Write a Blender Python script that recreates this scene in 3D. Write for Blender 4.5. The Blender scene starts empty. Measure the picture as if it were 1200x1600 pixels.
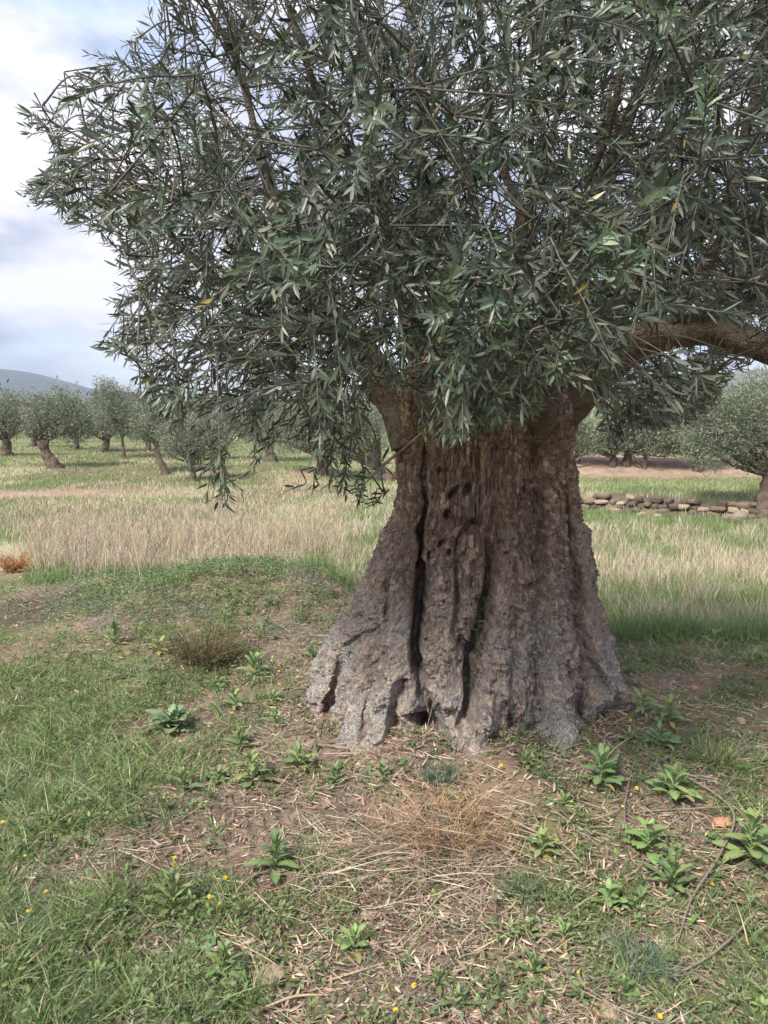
import bpy, math, random
import numpy as np
from mathutils import Vector, Matrix

R = math.radians
rng = np.random.default_rng(7)
random.seed(7)
scene = bpy.context.scene
COL = scene.collection

# ------------------------------------------------------------------ camera
PITCH = R(7.6)
EYE = 1.5
cam_d = bpy.data.cameras.new('camera')
cam_d.sensor_fit = 'VERTICAL'; cam_d.sensor_height = 36.0; cam_d.lens = 27.0
cam_d.clip_start = 0.05; cam_d.clip_end = 9000
cam = bpy.data.objects.new('camera', cam_d); COL.objects.link(cam)
cam.location = (0, 0, EYE); cam.rotation_euler = (math.pi / 2 - PITCH, 0, 0)
scene.camera = cam

# ------------------------------------------------------------------ world, sun, exposure
SUN_EL, SUN_AZ = R(48), R(215)         # azimuth clockwise from +Y : behind the camera, to the left
world = bpy.data.worlds.new('World'); scene.world = world; world.use_nodes = True
wn = world.node_tree; wn.nodes.clear()
def N(nt, t, **k):
    n = nt.nodes.new(t)
    for a, b in k.items(): setattr(n, a, b)
    return n
def build_world():
    nt = wn; L = nt.links.new
    out = N(nt, 'ShaderNodeOutputWorld'); bg = N(nt, 'ShaderNodeBackground'); bg.inputs[1].default_value = 0.1
    sky = N(nt, 'ShaderNodeTexSky', sky_type='NISHITA'); sky.sun_disc = False
    sky.sun_elevation = SUN_EL; sky.sun_rotation = SUN_AZ; sky.dust_density = 1.5
    tc = N(nt, 'ShaderNodeTexCoord')
    mp = N(nt, 'ShaderNodeMapping'); mp.inputs['Scale'].default_value = (1.0, 1.0, 2.4)
    mp.inputs['Location'].default_value = (0.3, 0.1, 0.35)
    L(tc.outputs['Generated'], mp.inputs[0])
    n1 = N(nt, 'ShaderNodeTexNoise'); n1.inputs['Scale'].default_value = 2.3; n1.inputs['Detail'].default_value = 7; n1.inputs['Roughness'].default_value = .55
    n1.inputs['Distortion'].default_value = .25
    n2 = N(nt, 'ShaderNodeTexNoise'); n2.inputs['Scale'].default_value = 4.2; n2.inputs['Detail'].default_value = 8; n2.inputs['Roughness'].default_value = .55
    L(mp.outputs[0], n1.inputs['Vector']); L(mp.outputs[0], n2.inputs['Vector'])
    r1 = N(nt, 'ShaderNodeValToRGB'); e = r1.color_ramp.elements
    e[0].position = .36; e[0].color = (.0, .0, .0, 1); e[1].position = .50; e[1].color = (1, 1, 1, 1)
    L(n1.outputs['Fac'], r1.inputs[0])
    r2 = N(nt, 'ShaderNodeValToRGB'); e = r2.color_ramp.elements
    e[0].position = .40; e[0].color = (2.55, 2.9, 3.9, 1); e[1].position = .58; e[1].color = (5.6, 5.6, 6.1, 1)
    L(n2.outputs['Fac'], r2.inputs[0])
    blue = N(nt, 'ShaderNodeMix', data_type='RGBA', blend_type='ADD'); blue.inputs[0].default_value = 1
    L(sky.outputs[0], blue.inputs[6]); blue.inputs[7].default_value = (1.0, 1.5, 2.3, 1)
    mx = N(nt, 'ShaderNodeMix', data_type='RGBA')
    L(r1.outputs[0], mx.inputs[0]); L(blue.outputs[2], mx.inputs[6]); L(r2.outputs[0], mx.inputs[7])
    L(mx.outputs[2], bg.inputs[0]); L(bg.outputs[0], out.inputs[0])
build_world()
sun_d = bpy.data.lights.new('sun', 'SUN'); sun_d.energy = 3.2; sun_d.angle = R(11); sun_d.color = (1, .95, .87)
sun = bpy.data.objects.new('sun', sun_d); COL.objects.link(sun)
_d = Vector((math.sin(SUN_AZ) * math.cos(SUN_EL), math.cos(SUN_AZ) * math.cos(SUN_EL), math.sin(SUN_EL)))
sun.rotation_euler = _d.to_track_quat('Z', 'Y').to_euler(); sun.location = (0, 0, 30)
vs = scene.view_settings
vs.view_transform = 'Standard'; vs.look = 'None'; vs.gamma = 1; vs.exposure = 1.05; vs.use_curve_mapping = False
scene.cycles.max_bounces = 6; scene.cycles.transparent_max_bounces = 8; scene.cycles.volume_bounces = 0
scene.cycles.caustics_reflective = False; scene.cycles.caustics_refractive = False

# ------------------------------------------------------------------ projection helpers
cp, sp_ = math.cos(PITCH), math.sin(PITCH)
def proj(P):
    """world points (...,3) -> reference coordinates on a 1200 x 1600 picture"""
    P = np.asarray(P, float)
    x, y, z = P[..., 0], P[..., 1], P[..., 2] - EYE
    dep = y * cp - z * sp_
    up = y * sp_ + z * cp
    dep = np.where(np.abs(dep) < 1e-3, 1e-3, dep)
    return 600 + 1200 * x / dep, 800 - 1200 * up / dep, dep
def at(px, py, Y):
    """point on the sight line of (px,py) at distance Y along the world Y axis"""
    u, v = (px - 600) / 1200, (800 - py) / 1200
    dy = cp + v * sp_; dz = -sp_ + v * cp
    k = Y / dy
    return np.array([u * k, Y, EYE + dz * k])

# ------------------------------------------------------------------ numpy noise
_perm = np.random.default_rng(3).permutation(256); _perm = np.concatenate([_perm, _perm, _perm])
_g = np.random.default_rng(4).normal(size=(256, 3)); _g /= np.linalg.norm(_g, axis=1)[:, None]
def perlin(P):
    P = np.asarray(P, float); i = np.floor(P).astype(int); f = P - i; i &= 255
    w = f * f * f * (f * (f * 6 - 15) + 10)
    out = 0
    for dx in (0, 1):
        for dy in (0, 1):
            for dz in (0, 1):
                h = _perm[_perm[_perm[i[..., 0] + dx] + i[..., 1] + dy] + i[..., 2] + dz]
                g = _g[h]
                d = g[..., 0] * (f[..., 0] - dx) + g[..., 1] * (f[..., 1] - dy) + g[..., 2] * (f[..., 2] - dz)
                out = out + d * (w[..., 0] if dx else 1 - w[..., 0]) * (w[..., 1] if dy else 1 - w[..., 1]) * (w[..., 2] if dz else 1 - w[..., 2])
    return out * 1.5
def fbm(P, o=4, g=.5):
    s = 0; a = 1
    for k in range(o):
        s = s + a * perlin(np.asarray(P) * 2 ** k + 17.3 * k); a *= g
    return s
_r3 = np.random.default_rng(5).random((256, 4))
def worley(P):
    """F1, F2, random value of the nearest cell"""
    P = np.asarray(P, float); i = np.floor(P).astype(int)
    f1 = np.full(P.shape[:-1], 9.); f2 = f1.copy(); idv = np.zeros_like(f1)
    for dx in (-1, 0, 1):
        for dy in (-1, 0, 1):
            for dz in (-1, 0, 1):
                c = i + (dx, dy, dz); cc = c & 255
                h = _perm[_perm[_perm[cc[..., 0]] + cc[..., 1]] + cc[..., 2]]
                d = np.linalg.norm(c + .1 + .8 * _r3[h][..., :3] - P, axis=-1)
                n = d < f1
                f2 = np.where(n, f1, np.minimum(f2, d)); f1 = np.where(n, d, f1); idv = np.where(n, _r3[h][..., 3], idv)
    return f1, f2, idv
def ss(a, b, x):
    t = np.clip((np.asarray(x, float) - a) / (b - a), 0, 1); return t * t * (3 - 2 * t)
def unit(v):
    return v / np.maximum(np.linalg.norm(v, axis=-1, keepdims=True), 1e-9)

# ------------------------------------------------------------------ object helpers
def mesh_np(name, V, F, color=None, smooth=True, extra=None):
    """mesh from arrays; F is (n,3) or (n,4)"""
    me = bpy.data.meshes.new(name)
    V = np.ascontiguousarray(V, np.float32).reshape(-1, 3); F = np.ascontiguousarray(F, np.int32)
    k = F.shape[1]
    me.vertices.add(len(V)); me.vertices.foreach_set('co', V.ravel())
    me.loops.add(F.size); me.loops.foreach_set('vertex_index', F.ravel())
    me.polygons.add(len(F)); me.polygons.foreach_set('loop_start', np.arange(0, F.size, k, dtype=np.int32))
    me.update(calc_edges=True)
    me.polygons.foreach_set('use_smooth', np.full(len(F), smooth))
    if color is not None:
        a = me.color_attributes.new('tint', 'FLOAT_COLOR', 'POINT')
        c = np.ones((len(V), 4), np.float32); c[:, :3] = np.asarray(color).reshape(-1, 3); a.data.foreach_set('color', c.ravel())
    for nm, vals in (extra or {}).items():
        a = me.attributes.new(nm, 'FLOAT', 'POINT'); a.data.foreach_set('value', np.ascontiguousarray(vals, np.float32).ravel())
    me.update()
    return me
def link(name, me, m=None, parent=None, loc=None):
    o = bpy.data.objects.new(name, me); COL.objects.link(o)
    if m is not None and not me.materials: me.materials.append(m)
    if parent is not None: o.parent = parent
    if loc is not None: o.location = loc
    return o
def tag(o, label=None, cat=None, group=None, kind=None):
    for k, v in (('label', label), ('category', cat), ('group', group), ('kind', kind)):
        if v: o[k] = v
    return o
def empty(name, loc, label, cat, group=None):
    o = bpy.data.objects.new(name, None); COL.objects.link(o); o.location = loc; o.empty_display_size = .1
    return tag(o, label, cat, group)
def catmull(P, n):
    P = np.asarray(P, float)
    if len(P) < 3:
        t = np.linspace(0, 1, n)[:, None]; return P[0] * (1 - t) + P[-1] * t
    Q = np.vstack([2 * P[0] - P[1], P, 2 * P[-1] - P[-2]])
    t = np.linspace(0, len(P) - 1 - 1e-6, n); i = t.astype(int); f = (t - i)[:, None]
    a, b, c, d = Q[i], Q[i + 1], Q[i + 2], Q[i + 3]
    return .5 * (2 * b + (c - a) * f + (2 * a - 5 * b + 4 * c - d) * f ** 2 + (3 * b - a - 3 * c + d) * f ** 3)
def tube(P, rad, sides=6, n=None, rough=0., rs=8., cap=True):
    """swept tube: returns V, F(quads)"""
    P = np.asarray(P, float); rad = np.atleast_1d(np.asarray(rad, float))
    n = n or max(2, len(P))
    C = catmull(P, n); r = np.interp(np.linspace(0, 1, n), np.linspace(0, 1, len(rad)), rad)
    T = unit(np.gradient(C, axis=0))
    ref = np.array([0, 0, 1.]) if abs(T[0][2]) < .8 else np.array([1., 0, 0])
    A = unit(np.cross(T, ref)); 
    for i in range(1, n):
        a = A[i - 1] - T[i] * np.dot(A[i - 1], T[i]); A[i] = a / max(np.linalg.norm(a), 1e-9)
    B = np.cross(T, A)
    th = np.linspace(0, 2 * math.pi, sides, endpoint=False)
    D = A[:, None] * np.cos(th)[None, :, None] + B[:, None] * np.sin(th)[None, :, None]
    V = C[:, None] + D * r[:, None, None]
    if rough:
        V = V + D * (fbm(V * rs, 3) * rough * np.minimum(1, r / .03)[:, None])[..., None]
    i = np.arange(n - 1)[:, None] * sides; j = np.arange(sides)[None]
    F = np.stack([i + j, i + (j + 1) % sides, i + sides + (j + 1) % sides, i + sides + j], -1).reshape(-1, 4)
    V = V.reshape(-1, 3)
    if cap:
        k = len(V); V = np.vstack([V, C[0], C[-1]])
        e = (n - 1) * sides
        f0 = [[(q + 1) % sides, q, k, k] for q in range(sides)]; f1 = [[e + q, e + (q + 1) % sides, k + 1, k + 1] for q in range(sides)]
        F = np.vstack([F, f0, f1])
    return V, F
def quads_to_tris(F):
    F = np.asarray(F); a = F[:, [0, 1, 2]]; b = F[:, [0, 2, 3]]; b = b[b[:, 1] != b[:, 2]]
    return np.vstack([a, b])
class Acc:
    """collects triangle pieces and their tints into one mesh"""
    def __init__(s): s.V = []; s.F = []; s.C = []; s.n = 0
    def add(s, V, F, c=(1, 1, 1)):
        V = np.asarray(V).reshape(-1, 3); F = np.asarray(F)
        if F.shape[1] == 4: F = quads_to_tris(F)
        c = np.asarray(c, float)
        if c.ndim == 1: c = np.tile(c, (len(V), 1))
        s.V.append(V); s.F.append(F + s.n); s.C.append(c); s.n += len(V)
    def mesh(s, name, smooth=True):
        return mesh_np(name, np.vstack(s.V), np.vstack(s.F), np.vstack(s.C), smooth)
def blades(base, direc, bend, L, W, col, segs=3, side=None, taper=.8):
    """grass blades: base (n,3), unit direc, bend vector, length, width, colour (n,3)"""
    n = len(base)
    L = np.asarray(L) * np.ones(n); W = np.asarray(W) * np.ones(n)
    if side is None:
        a = rng.random(n) * 2 * math.pi; side = np.stack([np.cos(a), np.sin(a), 0 * a], -1)
    side = unit(side - direc * np.sum(side * direc, -1, keepdims=True))
    rows = []
    for k in range(segs):
        t = k / segs
        c = base + (direc * t + bend * t * t) * L[:, None]
        w = W * (1 - t ** 1.6) ** taper * (.75 + .25 * min(1, 3 * t)) / 2
        rows += [c - side * w[:, None], c + side * w[:, None]]
    rows.append(base + (direc + bend) * L[:, None])
    V = np.stack(rows, 1)
    f = []
    for k in range(segs - 1):
        a = 2 * k; f += [[a, a + 1, a + 3], [a, a + 3, a + 2]]
    a = 2 * (segs - 1); f.append([a, a + 1, a + 2])
    m = V.shape[1]; f = np.array(f)
    F = (np.arange(n)[:, None, None] * m + f[None]).reshape(-1, 3)
    return V.reshape(-1, 3), F, np.repeat(col, m, axis=0)
LEAF_T = np.array([(0, 0, 0), (.3, -.42, 0), (.3, 0, -.10), (.3, .42, 0), (.65, -.40, 0), (.65, 0, -.10), (.65, .40, 0), (1, 0, 0)], float)
LEAF_F = np.array([(0, 1, 2), (0, 2, 3), (1, 4, 5), (1, 5, 2), (2, 5, 6), (2, 6, 3), (4, 7, 5), (5, 7, 6)])
def leaves(base, direc, nor, L, W, curl, col, T=LEAF_T):
    n = len(base)
    L = np.asarray(L) * np.ones(n); W = np.asarray(W) * np.ones(n); curl = np.asarray(curl) * np.ones(n)
    s = unit(np.cross(nor, direc)); nn = np.cross(direc, s)
    t, w, h = T[:, 0], T[:, 1], T[:, 2]
    V = base[:, None] + direc[:, None] * (L[:, None] * t[None])[..., None] + s[:, None] * (W[:, None] * w[None])[..., None] \
        + nn[:, None] * (W[:, None] * h[None] - (curl * L)[:, None] * (t ** 2)[None])[..., None]
    m = len(T); F = (np.arange(n)[:, None, None] * m + LEAF_F[None]).reshape(-1, 3)
    return V.reshape(-1, 3), F, np.repeat(col, m, axis=0)
def pal(n, cols, weights=None, jit=.15):
    cols = np.array(cols, float); w = np.array(weights, float) if weights else np.ones(len(cols))
    c = cols[rng.choice(len(cols), n, p=w / w.sum())]
    c = c * (1 + jit * rng.normal(size=(n, 1))) * (1 + .05 * rng.normal(size=(n, 3)))
    return np.clip(c, .004, .9)

# ------------------------------------------------------------------ materials
def mat(name, rough=.8, spec=.3):
    m = bpy.data.materials.new(name); m.use_nodes = True; nt = m.node_tree
    b = nt.nodes['Principled BSDF']; b.inputs['Roughness'].default_value = rough; b.inputs['Specular IOR Level'].default_value = spec
    return m, nt, b
def noise_node(nt, scale, detail=6, rough=.6, vec=None, stretch=None):
    n = N(nt, 'ShaderNodeTexNoise'); n.inputs['Scale'].default_value = scale; n.inputs['Detail'].default_value = detail; n.inputs['Roughness'].default_value = rough
    tc = N(nt, 'ShaderNodeTexCoord'); src = tc.outputs['Object']
    if stretch:
        mp = N(nt, 'ShaderNodeMapping'); mp.inputs['Scale'].default_value = stretch; nt.links.new(src, mp.inputs[0]); src = mp.outputs[0]
    nt.links.new(src, n.inputs['Vector']); return n
def ramp(nt, fac, stops):
    r = N(nt, 'ShaderNodeValToRGB'); e = r.color_ramp.elements
    while len(e) < len(stops): e.new(.5)
    for q, (p, c) in zip(e, stops): q.position = p; q.color = (*c, 1)
    nt.links.new(fac, r.inputs[0]); return r.outputs[0]
def mixc(nt, a, b, fac, mode='MIX'):
    m = N(nt, 'ShaderNodeMix', data_type='RGBA', blend_type=mode)
    for s, v in ((0, fac), (6, a), (7, b)):
        if hasattr(v, 'links'): nt.links.new(v, m.inputs[s])
        else: m.inputs[s].default_value = v if s == 0 else (*v, 1)
    return m.outputs[2]
def bump(nt, b, h, strength=.5, dist=.01, prev=None):
    n = N(nt, 'ShaderNodeBump'); n.inputs['Strength'].default_value = strength; n.inputs['Distance'].default_value = dist
    nt.links.new(h, n.inputs['Height'])
    if prev is not None: nt.links.new(prev, n.inputs['Normal'])
    nt.links.new(n.outputs[0], b.inputs['Normal']); return n.outputs[0]
def tint_mat(name, rough=.6, spec=.3, translucent=.0, back=None, scale=40):
    """colour comes from each blade's own tint; optional paler underside"""
    m, nt, b = mat(name, rough, spec)
    a = N(nt, 'ShaderNodeAttribute', attribute_name='tint')
    nz = noise_node(nt, scale, 3)
    v = ramp(nt, nz.outputs['Fac'], [(.3, (.78, .78, .78)), (.7, (1.2, 1.2, 1.2))])
    c = mixc(nt, a.outputs['Color'], v, 1., 'MULTIPLY')
    if back:
        g = N(nt, 'ShaderNodeNewGeometry')
        c2 = mixc(nt, c, back, .6)
        c = mixc(nt, c, c2, g.outputs['Backfacing'])
    nt.links.new(c, b.inputs['Base Color'])
    if translucent:
        t = N(nt, 'ShaderNodeBsdfTranslucent'); mx = N(nt, 'ShaderNodeMixShader'); mx.inputs[0].default_value = translucent
        nt.links.new(c, t.inputs[0]); nt.links.new(b.outputs[0], mx.inputs[1]); nt.links.new(t.outputs[0], mx.inputs[2])
        nt.links.new(mx.outputs[0], nt.nodes['Material Output'].inputs['Surface'])
    return m
def plain(name, col, rough=.8, var=.25, scale=20, bmp=.4, bd=.01):
    m, nt, b = mat(name, rough)
    nz = noise_node(nt, scale)
    c = ramp(nt, nz.outputs['Fac'], [(.3, tuple(x * (1 - var) for x in col)), (.7, tuple(min(1, x * (1 + var)) for x in col))])
    nt.links.new(c, b.inputs['Base Color']); bump(nt, b, nz.outputs['Fac'], bmp, bd)
    return m
M_LEAF = tint_mat('olive_leaf', .40, .5, .14, (.22, .25, .21), 12)
M_GRASS = tint_mat('grass_blade', .55, .3, .3)
M_DRY = tint_mat('dry_plant', .8, .15, .12)
M_TWIG = plain('twig_bark', (.12, .11, .085), .85, .35, 60, .4, .002)
M_FARLEAF = tint_mat('far_leaf', .6, .25, .15, None, 3)
# ------------------------------------------------------------------ terrain
def crest(x): return 4.75 + 2.3 * ss(.7, -1.3, x) - .3 * ss(-2.5, -5, x)
def H0(x, y):
    x = np.asarray(x, float); y = np.asarray(y, float); z0 = 0 * x
    P = np.stack([x, y, z0], -1)
    near = .10 * np.exp(-(((x - .4) / 1.5) ** 2 + ((y - 3.7) / 1.3) ** 2)) - .10 * ss(-.8, -4, x) - .03 * ss(3, 1.2, y) \
        + .05 * perlin(P * .9) + .035 * perlin(P * 2.7) + .012 * perlin(P * 7) * ss(9, 6, y) \
        + .24 * np.exp(-((x + 1.15) / .95) ** 2 - ((y - 6.0) / 1.0) ** 2) - .05 * ss(-.6, -1.6, x) * ss(4.2, 3, y) \
        + .05 * np.exp(-(((x - .45) / 1.0) ** 2 + ((y - 3.7) / .85) ** 2) ** 2) * (1 + 1.2 * perlin(P * 3.3))
    field = -.62 + .06 * perlin(P * .35) + .14 * perlin(P * .07 + 5.) * ss(12, 30, y)
    # terraces to the right, behind the dry-stone wall
    mr = ss(2.2, 4.2, x - .04 * (y - 15))
    wy = wall_y(x)
    field = field + mr * (.34 * ss(wy - .02, wy + .22, y) + .40 * ss(20.0, 21.6, y + .3 * perlin(P * .3)))
    # low banks at the left, under the far olive trees
    ml = ss(1, -2, x)
    field = field + ml * (.22 * ss(24, 27, y + .8 * perlin(P * .2)) ) + .28 * np.exp(-(((x + 2.6) / 1.3) ** 2 + ((y - 24) / 1.5) ** 2))
    hill = 20 * ss(180, 900, y) * ss(-20, 60, x - .1 * y) + 2 * ss(90, 300, y) * perlin(P * .01)
    c = crest(x)
    t = ss(c - .2 - 1.2 * ss(-2.4, -3.6, x), c + 1.9 + 5 * ss(-2.2, -3.6, x), y + .25 * perlin(P * .8))
    return near * (1 - t) + field * t + hill
def wall_y(x): return 16.6 - .62 * (np.asarray(x, float) - 4.2)
def H(x, y):
    return H0(x, y)
def gp(px, py):
    """where the sight line of (px,py) meets the ground"""
    lo = None
    prev = .5
    for Y in np.concatenate([np.arange(1., 12, .05), np.arange(12, 80, .25), np.arange(80, 400, 2)]):
        p = at(px, py, Y)
        if p[2] < float(H(p[0], p[1])):
            a, b = prev, Y
            for _ in range(18):
                m = (a + b) / 2; q = at(px, py, m)
                if q[2] < float(H(q[0], q[1])): b = m
                else: a = m
            p = at(px, py, b); p[2] = float(H(p[0], p[1])); return p
        prev = Y
    return p
def build_ground():
    nu, nv = 420, 460
    u = np.linspace(-1, 1, nu); v = np.linspace(-1, 1, nv)
    xs = .2 + 1.6 * np.sinh(7.9 * u) ; 
    ys = 3.2 + 1.6 * np.sinh(7.9 * v)
    X, Y = np.meshgrid(xs, ys)
    P = np.stack([X, Y, 0 * X], -1)
    Z = H(X, Y)
    nearm = ss(14, 5, np.hypot(X, Y - 3))
    Z = Z + nearm * (.012 * fbm(P * 9, 3) + .006 * perlin(P * 33))
    # masks that say what the ground is made of
    gxy = fbm(P * .8 + 3, 3)
    c = crest(X)
    green = ss(-.25, .35, gxy + .45 * ss(-.3, -1.6, X) - .35)
    beyond = ss(c + .6, c + 2., Y)
    green = green * (1 - beyond) + beyond * (.55 + .5 * fbm(P * .25, 2))
    dry = beyond * ss(-.1, .4, fbm(P * .3 + 9, 2) + .45 * ss(0, -2, X) * ss(17, 12, Y))
    # dirt track, far left
    ty = 19.5 + .28 * (X + 9)
    track = np.exp(-((Y - ty + .5 * perlin(P * .8)) / 1.5) ** 2) * ss(-5.6, -8.2, X + perlin(P * .6))
    bank = ss(2.2, 4.2, X) * ss(19.6, 20.4, Y) * ss(24.5, 22, Y)
    bank = np.maximum(bank, .9 * np.exp(-(((X + 2.6) / 1.) ** 2 + ((Y - 23.0) / .8) ** 2)))
    soil = np.exp(-((X + 3.9) / .9) ** 2 - ((Y - 7.6) / .8) ** 2) + ss(.25, .55, fbm(P * 1.1 + 40, 3) + .25 * ss(.8, 1.6, X) * ss(5.5, 4.2, Y))
    V = np.stack([X, Y, Z], -1).reshape(-1, 3)
    i = np.arange(nv - 1)[:, None] * nu; j = np.arange(nu - 1)[None]
    F = np.stack([i + j, i + j + 1, i + nu + j + 1, i + nu + j], -1).reshape(-1, 4)
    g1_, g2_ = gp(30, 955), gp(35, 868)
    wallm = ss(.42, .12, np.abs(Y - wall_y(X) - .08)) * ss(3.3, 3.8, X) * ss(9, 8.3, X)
    soil = np.maximum(soil, 1.2 * np.exp(-((X - g2_[0]) / 1.0) ** 2 - ((Y - g2_[1]) / 1.1) ** 2)); green = green * (1 - .9 * np.exp(-((X - g2_[0]) / 1.1) ** 2 - ((Y - g2_[1]) / 1.2) ** 2))
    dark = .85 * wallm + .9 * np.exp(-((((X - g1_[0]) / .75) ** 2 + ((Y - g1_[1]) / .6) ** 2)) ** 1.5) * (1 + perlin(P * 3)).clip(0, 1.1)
    me = mesh_np('ground', V, F, None, True, {'green': green, 'dry': dry, 'track': track, 'bank': bank, 'soil': soil, 'dark': dark})
    m, nt, b = mat('ground', .95, .1)
    def att(n): return N(nt, 'ShaderNodeAttribute', attribute_name=n).outputs['Fac']
    fine = noise_node(nt, 26, 8, .7); mid = noise_node(nt, 4, 6, .6); big = noise_node(nt, .35, 5, .6)
    soil_c = ramp(nt, fine.outputs['Fac'], [(.28, (.09, .068, .053)), (.5, (.20, .155, .12)), (.72, (.36, .29, .225))])
    soil_c = mixc(nt, soil_c, ramp(nt, mid.outputs['Fac'], [(.35, (.75, .72, .72)), (.65, (1.2, 1.15, 1.1))]), 1., 'MULTIPLY')
    bare = mixc(nt, (.22, .155, .11), (.37, .265, .19), mid.outputs['Fac'])
    soil_c = mixc(nt, soil_c, bare, att('soil'))
    green_c = ramp(nt, fine.outputs['Fac'], [(.3, (.09, .10, .04)), (.7, (.21, .22, .10))])
    dry_c = ramp(nt, fine.outputs['Fac'], [(.3, (.26, .24, .14)), (.7, (.48, .42, .29))])
    red_c = ramp(nt, mid.outputs['Fac'], [(.3, (.25, .17, .125)), (.7, (.42, .31, .23))])
    farc = ramp(nt, big.outputs['Fac'], [(.3, (.10, .14, .045)), (.5, (.17, .19, .085)), (.7, (.27, .23, .15))])
    c = mixc(nt, soil_c, green_c, att('green')); c = mixc(nt, c, dry_c, att('dry'))
    c = mixc(nt, c, red_c, att('track')); c = mixc(nt, c, red_c, att('bank'))
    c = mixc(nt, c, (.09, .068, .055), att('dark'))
    g = N(nt, 'ShaderNodeNewGeometry'); sx = N(nt, 'ShaderNodeSeparateXYZ'); nt.links.new(g.outputs['Position'], sx.inputs[0])
    mr = N(nt, 'ShaderNodeMapRange'); mr.inputs[1].default_value = 24; mr.inputs[2].default_value = 45
    nt.links.new(sx.outputs[1], mr.inputs[0])
    c = mixc(nt, c, farc, mr.outputs[0])
    nt.links.new(c, b.inputs['Base Color']); bump(nt, b, fine.outputs['Fac'], .8, .02)
    tag(link('ground', me, m), kind='structure')
build_ground()

def build_mountain(name, dist, pts, seedv, col, depth=900):
    """a far ridge: pts are (px,py) of its skyline; a real slope that rises over `depth` metres"""
    pts = np.array(pts, float)
    n, k = 220, 26
    px = np.linspace(pts[0, 0], pts[-1, 0], n)
    py = np.interp(px, pts[:, 0], pts[:, 1])
    top = np.array([at(a, b, dist) for a, b in zip(px, py)])
    V = []
    for j in range(k):
        t = j / (k - 1)
        back = max(0, t - .6) / .4; f = min(1, t / .6)
        Y = dist - depth * (1 - f) + depth * .8 * back
        prof = f ** 1.15 * (1 - back ** 2)
        x = top[:, 0] * (1 + 0 * f); z = -2 + (top[:, 2] + 2) * prof
        Q = np.stack([x, Y + 0 * x, z], -1)
        z = z + fbm(Q * .004 + seedv, 4) * 14 * math.sin(math.pi * min(1, f)) * (1 - back)
        V.append(np.stack([x, Y + 0 * x, z], -1))
    V = np.array(V).reshape(-1, 3)
    i = np.arange(k - 1)[:, None] * n; j = np.arange(n - 1)[None]
    F = np.stack([i + j, i + j + 1, i + n + j + 1, i + n + j], -1).reshape(-1, 4)
    tag(link(name, mesh_np(name, V, F), plain(name + '_scrub', col, .95, .45, .012, .5, 3)), kind='structure')
build_mountain('mountain', 1900, [(-900, 600), (-500, 560), (-200, 585), (-60, 572), (20, 578), (60, 590), (95, 604), (140, 607), (200, 612), (300, 622), (420, 634), (520, 650)], 2., (.03, .042, .045))
build_mountain('hills', 1500, [(480, 650), (640, 628), (800, 612), (900, 600), (1000, 590), (1150, 580), (1400, 560), (1800, 590), (2300, 640)], 8., (.11, .12, .07), 700)

# ------------------------------------------------------------------ the old trunk
TCY = 3.78
prof_px = [(560, 612, 880), (640, 606, 903), (700, 618, 893), (760, 622, 899), (800, 617, 905), (830, 603, 910), (880, 578, 921), (930, 560, 932),
           (980, 530, 942), (1030, 505, 944), (1070, 488, 948), (1110, 478, 948), (1160, 470, 950)]
_z, _l, _r = [], [], []
for y_, l_, r_ in prof_px:
    a_ = at(l_, y_, TCY); b_ = at(r_, y_, TCY); _z.append(a_[2]); _l.append(a_[0]); _r.append(b_[0])
_z, _l, _r = np.array(_z)[::-1], np.array(_l)[::-1], np.array(_r)[::-1]
def seg_dist(px, py, path):
    """distance to a polyline of (x,y,width,amount) and the interpolated width and amount"""
    best = np.full(px.shape, 1e9); W = np.ones_like(best); A = np.zeros_like(best)
    for (x0, y0, w0, a0), (x1, y1, w1, a1) in zip(path[:-1], path[1:]):
        dx, dy = x1 - x0, y1 - y0; q = dx * dx + dy * dy
        t = np.clip(((px - x0) * dx + (py - y0) * dy) / q, 0, 1)
        d = np.hypot(px - x0 - t * dx, py - y0 - t * dy)
        n = d < best
        best = np.where(n, d, best); W = np.where(n, w0 + t * (w1 - w0), W); A = np.where(n, a0 + t * (a1 - a0), A)
    return best, W, A
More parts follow.
